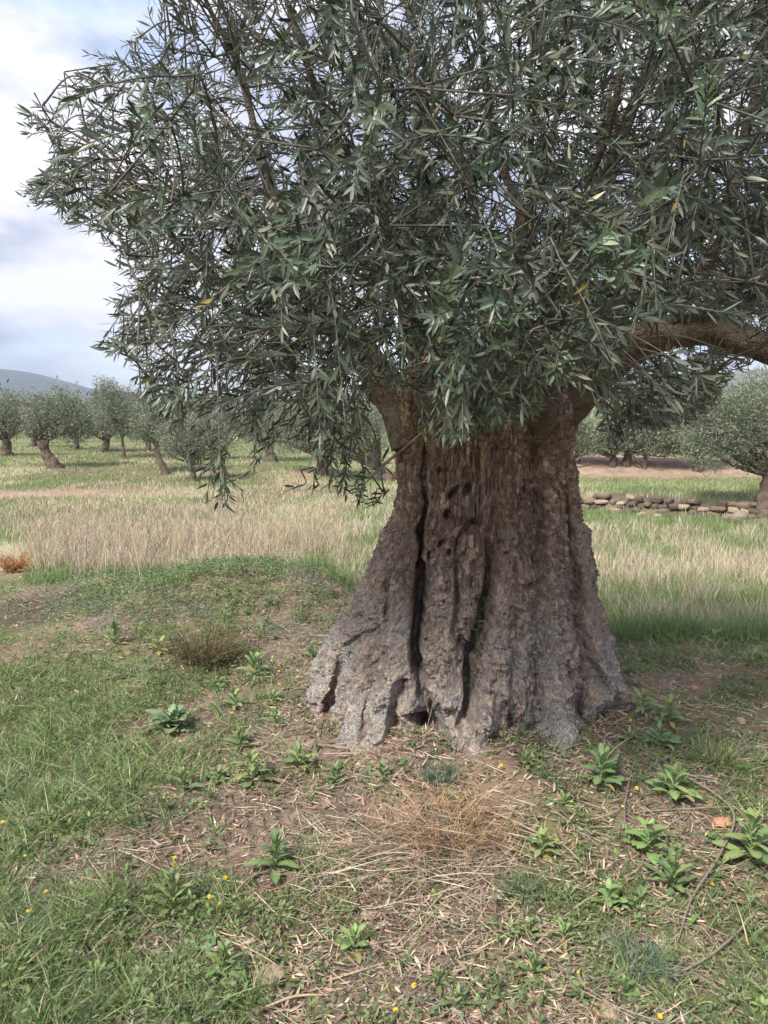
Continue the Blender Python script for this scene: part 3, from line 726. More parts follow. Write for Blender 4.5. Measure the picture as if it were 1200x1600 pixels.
# none inside the wood
wood = (np.abs(LB[:, 0] - .49) < .42) & (np.abs(LB[:, 1] - TCY) < .34) & (LB[:, 2] < 1.62); ok &= ~wood
LB, LD, LNo, LL, LS, inview, bx, by, adp = (a[ok] for a in (LB, LD, LNo, LL, LS, inview, bx, by, adp))
nL = len(LB); print('olive leaves', nL)
LC = pal(nL, [(.048, .068, .040), (.070, .094, .055), (.125, .15, .098), (.036, .050, .032), (.23, .255, .185)], [4, 5, 3.5, 3, 1.8], .15)
LWd = LL * rng.uniform(.165, .22, nL)
LC = LC * (1 + .16 * rng.normal(size=(len(sprays), 1)))[LS].clip(.6, 1.5) * (1 + .07 * rng.normal(size=(len(sprays), 3)))[LS].clip(.8, 1.25)
yel = rng.random(nL) < .004; LC[yel] = (.30, .24, .06)
LCu = rng.uniform(-.05, .16, nL)
# the largest-looking leaves are parts of their twigs; the rest are one mass
score = np.where(inview, LL / adp, 0)
alive = np.bincount(LS, minlength=len(sprays))
sscore = np.bincount(LS, weights=score * inview, minlength=len(sprays)) / np.maximum(alive, 1)
sscore[(alive < 9)] = 0
order = np.argsort(-sscore); chosen = []; tot = 0
for s_ in order:
    if tot + alive[s_] > 296: break
    chosen.append(s_); tot += alive[s_]
chosen_set = set(int(c) for c in chosen)
ind = np.isin(LS, chosen)
V, F, C = leaves(LB[~ind], LD[~ind], LNo[~ind], LL[~ind], LWd[~ind], LCu[~ind], LC[~ind])
o = child('foliage', mesh_np('foliage', V, F, C), M_LEAF); tag(o, kind='stuff')
leaf_m = []
for k in range(5):
    c = pal(1, [(.07, .095, .05), (.095, .12, .065)], None, .1)
    V, F, C = leaves(np.zeros((1, 3)), np.array([[1., 0, 0]]), np.array([[0, 0, 1.]]), 1., .2, [.0, .05, .1, .15, -.04][k], c)
    me = mesh_np('leaf', V, F, C); me.materials.append(M_LEAF); leaf_m.append(me)
for si in range(len(sprays)):
    full = twig_store[si]
    if si in chosen_set:
        tipd = np.linalg.norm(full[:, None] - LB[LS == si][None], axis=-1).min(1); kk = np.nonzero(tipd < .05)[0]; full = full[:max(kk[-1] + 1, 3)] if len(kk) else full
        V, F = tube(full, np.linspace(.003, .0012, len(full)), 5, 12)
        t_ = child('twig', mesh_np('twig', V, quads_to_tris(F), np.ones((len(V), 3))), M_TWIG)
        for i in np.nonzero(LS == si)[0]:
            d = LD[i]; s = unit(np.cross(LNo[i], d)); nn = np.cross(d, s); L_ = LL[i]
            lf = bpy.data.objects.new('leaf', leaf_m[i % 5]); COL.objects.link(lf); lf.parent = t_
            wf = LWd[i] / .2
            M = Matrix(((d[0] * L_, s[0] * wf, nn[0] * wf, LB[i][0]), (d[1] * L_, s[1] * wf, nn[1] * wf, LB[i][1]), (d[2] * L_, s[2] * wf, nn[2] * wf, LB[i][2]), (0, 0, 0, 1)))
            lf.matrix_local = M
    elif alive[si] > 3:
        lastp = LB[LS == si]; far_ = np.linalg.norm(full[:, None] - lastp[None], axis=-1).min(1)
        fx, fy, fd = proj(full); bad = (fd > .2) & (fx > -40) & (fx < 1240) & (fy < 1640) & ~inside(fx, fy); bad[:1] = False
        kk = np.nonzero(far_ < .06)[0]; kk = kk[kk < (np.nonzero(bad)[0][0] if bad.any() else 99)]
        if len(kk) and kk[-1] >= 2:
            full = full[:kk[-1] + 1]
            V, F = tube(full, np.linspace(.003, .001, len(full)), 4, 8, cap=False)
            tw.add(V, F)
tag(child('branches', br.mesh('branches'), M_TWIG), kind='stuff')
tag(child('twigs', tw.mesh('twigs'), M_TWIG), kind='stuff')
# ------------------------------------------------------------------ olive trees further off
M_FARBARK = plain('far_bark', (.12, .09, .07), .95, .4, 9, .8, .04)
def far_tree(base, trunk_h, lean, tr, lobes, nleaf, label, leafsize=.10, cat='tree', group='olive trees standing beyond the field', forks=4):
    """lobes: (dx, dz, rx, rz) relative to the base in metres"""
    base = np.array(base, float); nleaf = int(nleaf * 1.7); leafsize *= .78
    root = empty('olive_tree', base, label, cat, group)
    top = np.array([lean, 0, trunk_h])
    V, F = tube([(-.15 * lean, 0, -.15), (0, 0, 0), top * .5 + (lean * .15, .03, 0), top], [tr * 1.8, tr * 1.35, tr, tr * .9], 14, 26, tr * .5, 5)
    link('trunk', mesh_np('trunk', V, quads_to_tris(F)), M_FARBARK, root)
    pts = []; br_ = Acc()
    for dx, dz, rx, rz in lobes:
        for _ in range(forks):
            e = np.array([dx, 0, dz]) + rng.normal(size=3) * (rx * .45, rx * .45, rz * .3); e[2] = max(e[2], trunk_h * 1.05)
            V, F = tube([top * .93, (top + e) / 2 + rng.normal(size=3) * .1, e], [min(tr * .45, .07), min(tr * .25, .035), .008], 5, 7)
            br_.add(V, F); pts.append(e)
    link('branches', br_.mesh('branches'), M_FARBARK, root)
    lob = np.array(lobes); w = lob[:, 2] ** 2 * lob[:, 3]
    k = rng.choice(len(lob), nleaf // 9, p=w / w.sum())
    u = unit(rng.normal(size=(len(k), 3))) * (rng.random((len(k), 1)) ** .38) * (1 + .07 * rng.normal(size=(len(k), 1)))
    c = np.stack([lob[k, 0], 0 * lob[k, 0], lob[k, 1]], -1) + u * np.stack([lob[k, 2], lob[k, 2], lob[k, 3]], -1)
    lum = fbm(c * 2.2 + base, 2); keep = lum > -.55; c, u, lum = c[keep], u[keep], lum[keep]
    n = len(c) * 9
    c9 = np.repeat(c, 9, 0); u9 = np.repeat(u, 9, 0)
    d0 = unit(u9 + rng.normal(size=(n, 3)) * .7 + (0, 0, .3))
    p = c9 + rng.normal(size=(n, 3)) * leafsize * 1.0
    p[:, 2] = np.maximum(p[:, 2], .25 + .3 * rng.random(n))
    col = pal(len(c), [(.16, .185, .12), (.22, .245, .17), (.30, .32, .24), (.115, .14, .09)], [3, 4, 3, 2], .12)
    V, F, C = blades(p, d0, rng.normal(size=(n, 3)) * .12, leafsize * rng.uniform(.7, 1.3, n), leafsize * .26, np.repeat(col, 9, 0) * (1 + .15 * rng.normal(size=(n, 1))).clip(.6, 1.5), 2, unit(rng.normal(size=(n, 3))))
    tag(link('crown', mesh_np('crown', V, F, C), M_FARLEAF, root), kind='stuff')
    return root
def px_tree(bx, by, lean_px, trunk_px, tw_px, lobes_px, nleaf, label, **k):
    g = gp(bx, by); s = g[1] / 1200
    lob = [((lx - bx) * s, (by - ly) * s, rx * s, rz * s) for lx, ly, rx, rz in lobes_px]
    return far_tree(g, trunk_px * s, lean_px * s, tw_px * s / 2, lob, nleaf, label, **k)
px_tree(86, 731, -18, 44, 16, [(72, 650, 34, 34), (108, 655, 36, 40), (100, 632, 30, 26), (55, 668, 18, 20), (130, 665, 20, 28)], 9000, 'olive tree with thick leaning dark trunk, at the left edge of the open field', leafsize=.11)
px_tree(10, 712, 2, 26, 14, [(8, 655, 30, 32), (32, 650, 24, 32), (-15, 660, 28, 32), (20, 628, 20, 14)], 6000, 'olive tree cut by the left picture edge, short pale trunk under a round crown', leafsize=.12)
px_tree(193, 716, -1, 36, 5, [(172, 640, 26, 42), (200, 645, 26, 40), (172, 610, 20, 22), (215, 660, 20, 30)], 7500, 'tall olive tree with thin straight trunk, just left of the hanging sprays', leafsize=.11)
px_tree(259, 741, -14, 50, 9, [(235, 660, 26, 28), (262, 665, 34, 34), (285, 650, 26, 30), (225, 675, 18, 18)], 7500, 'olive tree with slim curved trunk, partly behind the hanging sprays', leafsize=.10)
px_tree(160, 706, 8, 18, 11, [(158, 655, 26, 26), (140, 662, 22, 24), (182, 660, 22, 24)], 4500, 'olive tree on the low bank between the leaning trunk and the thin trunk', leafsize=.13)
px_tree(52, 698, 2, 14, 9, [(48, 650, 26, 28), (74, 655, 22, 24), (20, 640, 20, 22)], 4000, 'olive tree in the second row behind the leaning dark trunk', leafsize=.14)
px_tree(330, 718, 4, 28, 10, [(330, 655, 44, 38), (370, 660, 32, 32), (298, 650, 30, 30)], 7000, 'olive tree wholly behind the lowest hanging sprays of the big crown', leafsize=.12)
px_tree(425, 722, -4, 26, 13, [(420, 655, 36, 40), (450, 665, 26, 30), (395, 668, 26, 28)], 7000, 'dark olive tree left of the big trunk, behind a small earth mound', leafsize=.12)
px_tree(606, 752, -14, 22, 15, [(540, 668, 60, 36), (495, 675, 40, 30), (580, 665, 46, 40), (560, 640, 40, 20), (520, 700, 40, 16)], 12000, 'pale leafy olive tree half hidden behind the left side of the big trunk', leafsize=.09)
px_tree(1194, 802, 4, 66, 26, [(1130, 655, 60, 56), (1200, 640, 70, 66), (1100, 690, 42, 42), (1160, 700, 50, 34), (1250, 670, 60, 60), (1090, 640, 30, 36)], 26000, 'near olive tree with a stout grey trunk at the right picture edge', leafsize=.075)
px_tree(956, 728, 3, 14, 10, [(945, 685, 32, 28), (915, 690, 26, 26), (965, 680, 24, 28)], 6000, 'grey-green olive tree on the bare bank, nearest to the big trunk on its right', leafsize=.10)
px_tree(978, 727, 2, 20, 11, [(985, 678, 30, 34), (1000, 690, 24, 24)], 5000, 'olive tree with a dark double trunk in the middle of the bare bank', leafsize=.10)
px_tree(1006, 732, 2, 24, 6, [(1022, 685, 36, 32), (1045, 690, 30, 28), (1010, 660, 26, 22)], 6500, 'olive tree with a slender trunk on the bare bank, left of the near right one', leafsize=.10)
px_tree(900, 722, 3, 18, 9, [(885, 675, 30, 26), (912, 680, 22, 24)], 3500, 'olive tree on the bare bank peeping out from behind the big trunk', leafsize=.11)
# dry bare branches leaning at the foot of the bank
def fallen_branch(pts, r, label):
    P = np.array(pts); V, F = tube(P, r, 6, 14, .01, 10)
    tag(link('fallen_branch', mesh_np('fallen_branch', V, quads_to_tris(F)), M_FARBARK), label, 'branch')
b_ = gp(1004, 732)
fallen_branch([b_ + (0, 0, .05), b_ + (-.25, -.1, .3), b_ + (-.7, .1, .85)], [.035, .025, .012], 'thin bare branch slanting up to the left from the slender trunk on the bank')
b_ = gp(893, 732)
fallen_branch([b_ + (0, 0, .1), b_ + (.25, -.1, .35), b_ + (.55, .1, .5)], [.04, .03, .012], 'dark bare branch slanting up right beside the big trunk, on the bank')
# a wood of small far trees on the hillside and along the horizon
def far_wood():
    n = 900
    Y = np.exp(rng.uniform(math.log(38), math.log(900), n)); X = rng.uniform(-.62, .62, n) * Y
    z = H(X, Y); r = rng.uniform(1.3, 2.1, n) * (1 + Y / 900)
    m = 75
    u = unit(rng.normal(size=(n, m, 3))) * (rng.random((n, m, 1)) ** .3); 
    p = np.stack([X, Y, z + r * .95], -1)[:, None] + u * np.stack([r, r, r * .85], -1)[:, None]
    s = (.20 * np.sqrt(Y / 40) * np.ones(n))[:, None] * rng.uniform(.6, 1.2, (n, m))
    col = np.repeat(pal(n, [(.15, .17, .11), (.19, .21, .14), (.12, .14, .09)], None, .15)[:, None], m, 1).reshape(-1, 3)
    V, F, C = blades(p.reshape(-1, 3), unit(u.reshape(-1, 3) + rng.normal(size=(n * m, 3)) * .6), rng.normal(size=(n * m, 3)) * .1, s.ravel() * 1.4, s.ravel() * .6, col, 2, unit(rng.normal(size=(n * m, 3))))
    tag(link('distant_trees', mesh_np('distant_trees', V, F, C), M_FARLEAF), 'far olive groves and scrub covering the plain and hillside as one mass', 'woodland', kind='stuff')
for a_ in [(300, 752, 2, 30, 9, [(300, 680, 40, 34), (335, 690, 30, 28), (268, 690, 26, 26)], 7000, 'olive tree seen through the hanging sprays, nearest of those behind them'),
           (505, 742, -5, 30, 12, [(470, 668, 44, 36), (510, 660, 46, 40), (440, 690, 24, 24)], 9000, 'silvery olive tree in the gap between hanging sprays and big trunk'),
           (118, 702, 2, 14, 8, [(118, 655, 24, 26), (100, 662, 20, 22), (138, 660, 20, 22)], 4000, 'olive tree in the second row, between the leaning one and the bank'),
           (230, 706, 2, 16, 8, [(232, 655, 26, 26), (252, 660, 22, 22), (212, 662, 20, 22)], 4500, 'olive tree right behind the slim curved one'),
           (1090, 735, 2, 22, 12, [(1085, 680, 36, 34), (1060, 690, 26, 26), (1115, 685, 30, 30)], 6000, 'olive tree on the bank, just behind the left edge of the near right one')]:
    px_tree(*a_)
far_wood()

# ------------------------------------------------------------------ houses on the hillside
def box(acc, lo, hi, c=(1, 1, 1)):
    (x0, y0, z0), (x1, y1, z1) = lo, hi
    V = [(x0, y0, z0), (x1, y0, z0), (x1, y1, z0), (x0, y1, z0), (x0, y0, z1), (x1, y0, z1), (x1, y1, z1), (x0, y1, z1)]
    acc.add(V, [(0, 3, 2, 1), (4, 5, 6, 7), (0, 1, 5, 4), (1, 2, 6, 5), (2, 3, 7, 6), (3, 0, 4, 7)], c)
M_WALLW = plain('house_plaster', (.55, .42, .36), .9, .1, 1, .1); M_ROOF = plain('roof_tile', (.48, .17, .10), .85, .25, 2, .5, .1)
M_CHIM = plain('chimney_brick', (.55, .24, .13), .85, .2, 3); M_GLASS = plain('window_dark', (.04, .045, .05), .2, .1, 1, 0); M_WALLP = plain('house_pale', (.62, .55, .52), .9, .1, 1, .1)
def house(px, py, Y, w, d, h, wallm, label, chim=True):
    p = at(px, py, Y); z = float(H(p[0], p[1]))
    root = empty('house', (p[0], p[1], z), label, 'house', 'houses on the far hillside')
    a = Acc(); box(a, (-w / 2, -d / 2, -1.5), (w / 2, d / 2, h)); link('wall', a.mesh('wall', False), wallm, root)
    rh = 1.4
    V = [(-w / 2 - .4, -d / 2 - .4, h + .01), (w / 2 + .4, -d / 2 - .4, h + .01), (w / 2 + .4, d / 2 + .4, h + .01), (-w / 2 - .4, d / 2 + .4, h + .01), (-w / 2 - .4, 0, h + rh), (w / 2 + .4, 0, h + rh)]
    rf = Acc(); rf.add(V, np.array([(0, 1, 5), (0, 5, 4), (2, 3, 4), (2, 4, 5), (0, 4, 3), (1, 2, 5), (0, 3, 2), (0, 2, 1)]))
    ro = link('roof', rf.mesh('roof', False), M_ROOF, root)
    if chim:
        c = Acc(); box(c, (w * .2, -.9, h + .3), (w * .2 + 1.6, .7, h + rh + 2.0)); link('chimney', c.mesh('chimney', False), M_CHIM, ro)
    for k in (-.3, .0, .3):
        c = Acc(); box(c, (w * k - .45, -d / 2 - .05, .9), (w * k + .45, -d / 2 + .02, 2.2)); link('window', c.mesh('window', False), M_GLASS, root)
    root.location.z = max(z, p[2])if False else z
    return root
house(932, 660, 300, 8, 6, 2.6, M_WALLW, 'red-roofed house with orange chimney, seen between big trunk and hanging leaves')
house(974, 618, 560, 20, 10, 5, M_WALLP, 'pale house with pinkish roof, higher up and right of the chimney house', False)
house(921, 622, 600, 14, 9, 4, M_WALLP, 'small pale house high on the slope, above the chimney house', False)

# ------------------------------------------------------------------ stones
def stone_mesh(name, seed_, flat=.7, sub=2, amp=.22, pw=.85):
    import bmesh
    bm = bmesh.new(); bmesh.ops.create_icosphere(bm, subdivisions=sub, radius=1)
    V = np.array([v.co[:] for v in bm.verts]); bm.verts.ensure_lookup_table()
    V = V * (1 + amp * perlin(V * 1.3 + seed_ * 7.7) + amp * .4 * perlin(V * 3.1 + seed_))[:, None]
    V = np.sign(V) * np.abs(V) ** pw
    V[:, 2] *= flat
    for v, q in zip(bm.verts, V): v.co = q
    me = bpy.data.meshes.new(name); bm.to_mesh(me); bm.free()
    return me
M_ST1 = plain('wall_stone_tan', (.20, .15, .105), .9, .35, 6, .8, .02); M_ST2 = plain('wall_stone_pale', (.34, .27, .19), .9, .3, 6, .8, .02)
M_ST3 = plain('wall_stone_dark', (.12, .095, .075), .9, .35, 6, .8, .02); M_STB = plain('boulder_brown', (.25, .215, .16), .9, .3, 4, .6, .03); M_STG = plain('boulder_grey', (.17, .16, .145), .9, .3, 4, .6, .03)
M_STO = plain('stone_orange', (.48, .26, .15), .85, .25, 30, .5, .003); M_STP = plain('stone_beige', (.38, .28, .20), .9, .3, 40, .6, .003)
def stone_wall():
    g = gp(1060, 808)
    root = empty('stone_wall', (g[0], g[1], g[2]), 'low tumbled dry-stone wall of tan and dark stones, right of the big trunk', 'wall')
    ms = []
    for k in range(9):
        me = stone_mesh('stone', k, .62, 2, .30, .55); me.materials.append((M_ST1, M_ST3, M_ST3, M_ST2, M_ST3, M_ST1, M_ST3, M_ST3, M_ST1)[k]); ms.append(me)
    x = 3.7; 
    for row in range(3):
        x = 3.7 + .1 * row
        while x < 8.6:
            w = random.uniform(.06, .15)
            if not (row == 2 and random.random() < .35):
                o = bpy.data.objects.new('stone', random.choice(ms)); COL.objects.link(o); o.parent = root
                y = float(wall_y(x)) + random.uniform(-.05, .05) + .05 * row - .06; z = float(H(x, y - .15)) + .06 + .115 * row + random.uniform(-.02, .02)
                o.location = Vector((x, y, z)) - root.location; o.scale = (w, random.uniform(.08, .13), random.uniform(.06, .095) * 1.15); o.rotation_euler = (random.uniform(-.2, .2), random.uniform(-.25, .25), random.uniform(-.4, .4) - .55)
            x += w * 1.6
    for _ in range(16):
        o = bpy.data.objects.new('stone', random.choice(ms)); COL.objects.link(o); o.parent = root
        x = random.uniform(3.8, 8.2); y = float(wall_y(x)) - random.uniform(.25, .7); o.location = Vector((x, y, float(H(x, y)) + .03)) - root.location
        s = random.uniform(.05, .12); o.scale = (s * 1.3, s, s); o.rotation_euler = (0, 0, random.uniform(0, 6))
stone_wall()
def stone(px, py, wpx, m, label, flat=.6, seed_=1, sink=.3, cat='stone'):
    g = gp(px, py); s = wpx / 1200 * math.hypot(g[1], EYE - g[2]) / 2
    me = stone_mesh('stone', seed_, flat, 3, .18); me.materials.append(m)
    o = link('stone', me, None, None, (g[0], g[1], g[2] + s * flat * (1 - sink))); o.scale = (s, s * .8, s); o.rotation_euler = (0, 0, seed_ * 1.3)
    tag(o, label, cat)
stone(1155, 818, 30, M_STB, 'rounded grey boulder at the foot of the near right olive tree', .75, 3, .2, 'boulder')
stone(1129, 1290, 26, M_STO, 'flat orange-brown stone among the dead leaves, lower right', .42, 5, 0)
stone(1157, 1130, 17, M_STP, 'small pale beige stone on the bare earth, far right of the trunk', .6, 6)
stone(1084, 1078, 12, M_STO, 'tiny tan pebble on the bare earth just right of the trunk foot', .6, 7)
stone(1112, 1259, 15, M_STO, 'small brownish pebble just above the flat orange stone', .6, 8)
stone(1170, 1172, 16, M_STG, 'small grey pebble beside the wiry grass tussock', .6, 9)
stone(420, 1530, 44, M_STP, 'flat reddish-beige slab in the grass near the bottom edge', .3, 10, .2)
stone(952, 1584, 30, M_STP, 'brown stone at the bottom edge, right of the middle', .4, 11)
stone(575, 1434, 18, M_STP, 'pale pebble in the dry straw left of the middle', .6, 12)
stone(305, 1470, 13, M_STP, 'little cream pebble in the green herbs, lower left', .6, 13)
stone(528, 925, 12, M_STO, 'pinkish pebble on the crest beside the trunk, left', .6, 14)
stone(861, 1262, 9, M_STP, 'tiny tan pebble below the right foot of the trunk', .6, 15)
olive_m = plain('olive_skin', (.018, .014, .02), .3, .3, 30, .1)
for (a, b, l) in [(882, 1292, 'black fallen olive on the earth below the trunk, uppermost of the fallen ones'), (960, 1498, 'black fallen olive right of the pale straw, lower middle'), (1015, 1586, 'black fallen olive at the bottom picture edge'),
                  (1145, 1383, 'black fallen olive beside the large rosette at the right edge'), (1107, 1535, 'black fallen olive near the grey herbs, lower right'), (986, 1526, 'black fallen olive left of the grey herbs, lower right')]:
    g = gp(a, b); me = stone_mesh('fallen_olive', a, .85, 2, .03); me.materials.append(olive_m)
    o = link('fallen_olive', me, None, None, (g[0], g[1], g[2] + .008)); s = .0085; o.scale = (s * 1.25, s, s); tag(o, l, 'olive', 'fallen black olives')

# ------------------------------------------------------------------ ground cover
def vis_ok(p, m=380):
    a, b_, d = proj(p); return (d > .3) & (a > -m) & (a < 1200 + m) & (b_ < 1600 + m)
def on_ground(x, y):
    return np.stack([x, y, H(x, y)], -1)
def trunk_mask(x, y, m=.0):
    return ((x - .40) / (.78 + m)) ** 2 + ((y - TCY) / (.66 + m)) ** 2 > 1
def near_pts(n, ymax=7.4, pw=1.0):
    y = np.exp(rng.uniform(math.log(1.35), math.log(ymax * 1.35), n)); x = rng.uniform(-.80, .80, n) * (y + .25)
    p = on_ground(x, y)
    c = crest(x)
    ok = vis_ok(p) & trunk_mask(x, y) & (y < c + .5 + 3.2 * ss(-.40, -.47, x / y))
    return p[ok]
GBLOB = [(60, 1180, 150, 90, .75), (150, 1250, 110, 50, .5), (250, 1440, 150, 60, .55), (60, 1540, 180, 80, .45), (200, 1330, 150, 26, -.5), (60, 1370, 60, 30, -.3), (170, 1110, 60, 25, -.35), (330, 1400, 60, 30, -.2), (180, 1600, 90, 26, -.4), (90, 1460, 50, 22, -.3), (280, 1560, 160, 60, .5), (60, 1060, 110, 60, .5), (230, 1110, 110, 60, .4), (430, 1500, 90, 60, .1), (330, 900, 200, 30, .4), (450, 920, 110, 40, .5),
         (1050, 1000, 160, 30, .7), (1140, 1080, 90, 40, .5), (480, 1210, 80, 30, .4), (880, 1560, 60, 40, .1), (980, 1180, 50, 40, 0), (1170, 1550, 90, 60, .5), (1000, 1160, 130, 60, .35), (1000, 1380, 190, 110, .32), (900, 1520, 170, 70, .35), (560, 1420, 80, 50, .15), (680, 1570, 90, 40, .25), (840, 1180, 40, 30, .5), (640, 1330, 150, 80, -.8), (780, 1400, 110, 90, -.3), (420, 1300, 130, 50, -.3),
         (130, 1330, 110, 22, -.4), (1060, 1100, 100, 40, -.6), (30, 950, 80, 35, -1.2), (40, 880, 60, 30, -.8), (560, 1260, 90, 40, -.2), (500, 1130, 60, 50, -.3), (620, 1215, 160, 22, -.3)]
def greenness(p):
    a, b_, _ = proj(p)
    v = .16 + .20 * ss(520, 250, a) + .60 * fbm(p * (1.9, 1.9, 0) + 7, 3) + .35 * perlin(p * (6, 6, 0) + 3) - .12 * ss(1090, 1030, b_) * ss(80, 150, a) * ss(560, 500, a) - .5 * ss(.1, .45, perlin(p * (3.3, 3.3, 0) + 44))
    for x, y, rx, ry, k in GBLOB: v = v + k * np.exp(-((a - x) / rx) ** 2 - ((b_ - y) / ry) ** 2)
    return v
def stuff(name, acc_or_me, m, label, cat):
    o = link(name, acc_or_me, m); tag(o, label, cat, kind='stuff'); return o
GREENS = [(.15, .225, .075), (.19, .275, .095), (.25, .33, .13), (.11, .165, .06), (.33, .37, .18)]
def near_grass():
    p = near_pts(250000); g = greenness(p); p = p[(rng.random(len(p)) < ss(.12, .75, g) * .9)]; n = len(p)
    g = greenness(p)
    # grass grows in tufts: gather the blades round tuft centres
    q = np.round(p[:, :2] * 14 + .3 * perlin(p * 40)[:, None]); h = (np.abs(np.sin(q[:, 0] * 12.9 + q[:, 1] * 78.2) * 43758) % 1); h2 = (np.abs(np.sin(q[:, 0] * 39.3 + q[:, 1] * 11.2) * 23421) % 1)
    ctr = np.stack([(q[:, 0] + (h - .5) * .9) / 14, (q[:, 1] + (h2 - .5) * .9) / 14], -1)
    xy = p[:, :2] * .45 + ctr * .55
    a, b_, _ = proj(p); left = ss(420, 120, a)
    L = (.04 + .055 * h + .05 * left * h2) * rng.uniform(.5, 1.2, n)
    L = L + .13 * ss(-.7, .1, xy[:, 1] - crest(xy[:, 0])) * ss(.35, .8, h) * h2
    base = on_ground(xy[:, 0], xy[:, 1]) - (0, 0, .004)
    out = np.stack([xy[:, 0] - ctr[:, 0], xy[:, 1] - ctr[:, 1], 0 * L], -1) * 16
    d = unit(out + rng.normal(size=(n, 3)) * .42 + (0, 0, .95)); bend = unit(d * (1, 1, 0) + rng.normal(size=(n, 3)) * (.3, .3, 0)) * (.25 + .4 * rng.random((n, 1))) - (0, 0, .22) * rng.random((n, 1))
    col = pal(n, GREENS + [(.46, .39, .25)], [4, 4, 3, 3, 1.6, 1.8], .12) * (.85 + .3 * h[:, None])
    V, F, C = blades(base, d, bend, L, rng.uniform(.0022, .0048, n), col, 3)
    stuff('grass', mesh_np('grass', V, F, C), M_GRASS, 'short green grass on the mound in the foreground', 'grass')
near_grass()
def coarse_grass():
    spots = [(60, 1170, 46), (130, 1150, 22), (30, 1240, 40), (150, 1230, 34), (10, 1060, 26), (70, 1075, 26), (100, 1290, 22), (240, 1200, 20), (190, 1110, 22), (20, 1340, 22), (330, 1560, 26), (70, 1500, 24), (200, 1570, 24), (1110, 1195, 14), (1090, 990, 20), (1150, 1000, 24), (1010, 985, 20), (960, 975, 14), (1190, 1045, 18), (520, 905, 12), (560, 915, 14), (440, 890, 10), (300, 880, 12), (220, 1010, 12), (90, 930, 12), (930, 1180, 10), (480, 1165, 8), (700, 1490, 8), (1180, 1490, 16)]
    B, K = [], []
    for i, (a, b_, n) in enumerate(spots):
        g = gp(a, b_); n = int(n * 2.3); xy = g[:2] + rng.normal(size=(n, 2)) * .075; B.append(on_ground(xy[:, 0], xy[:, 1])); K.append(np.full(n, i))
    B = np.concatenate(B); K = np.concatenate(K); n = len(B)
    d = unit(rng.normal(size=(n, 3)) * .42 + (0, 0, 1)); bend = unit(d * (1, 1, 0) + rng.normal(size=(n, 3)) * (.3, .3, 0)) * rng.uniform(.2, .8, (n, 1)) - (0, 0, .35) * rng.random((n, 1))
    L = rng.uniform(.07, .18, n) * rng.uniform(.7, 1.2, len(spots))[K]
    V, F, C = blades(B, d, bend, L, rng.uniform(.003, .0068, n), pal(n, GREENS + [(.50, .42, .27)], [3, 4, 4, 1, 2.5, 1.3], .12), 5)
    stuff('coarse_grass', mesh_np('coarse_grass', V, F, C), M_GRASS, 'longer arching grass tufts standing out of the short grass', 'grass')
coarse_grass()
def small_weeds():
    p = near_pts(15000, 7.2)
    t_ = rng.uniform(3.3, 6.2, 260); r_ = 1.02 + rng.exponential(.06, 260); p = np.vstack([p, on_ground(.40 + .80 * r_ * np.cos(t_), TCY + .70 * r_ * np.sin(t_))])
    a, b_, _ = proj(p); g = greenness(p)
    p = p[rng.random(len(p)) < (.20 + .35 * ss(0, .6, g) + .3 * ss(850, 950, a)) * .55]; n = len(p); k = 7
    s = np.repeat(rng.uniform(.018, .05, n), k); ya = np.tile(np.arange(k), n) * 2.4 + np.repeat(rng.random(n) * 6, k) + rng.normal(size=n * k) * .3
    el = rng.uniform(.15, 1.1, n * k); d = np.stack([np.cos(ya) * np.cos(el), np.sin(ya) * np.cos(el), np.sin(el)], -1)
    nor = np.stack([-np.cos(ya) * np.sin(el), -np.sin(ya) * np.sin(el), np.cos(el)], -1)
    col = np.repeat(pal(n, [(.16, .25, .08), (.21, .29, .11), (.13, .19, .075), (.24, .28, .15)], None, .15), k, 0)
    V, F, C = leaves(np.repeat(p, k, 0), d, nor, s * rng.uniform(.7, 1.2, n * k), s * np.repeat(rng.uniform(.16, .42, n), k), rng.uniform(.1, .5, n * k), col)
    stuff('small_weeds', mesh_np('small_weeds', V, F, C), M_GRASS, 'small weeds with little pointed leaves among litter and grass', 'weeds')
small_weeds()
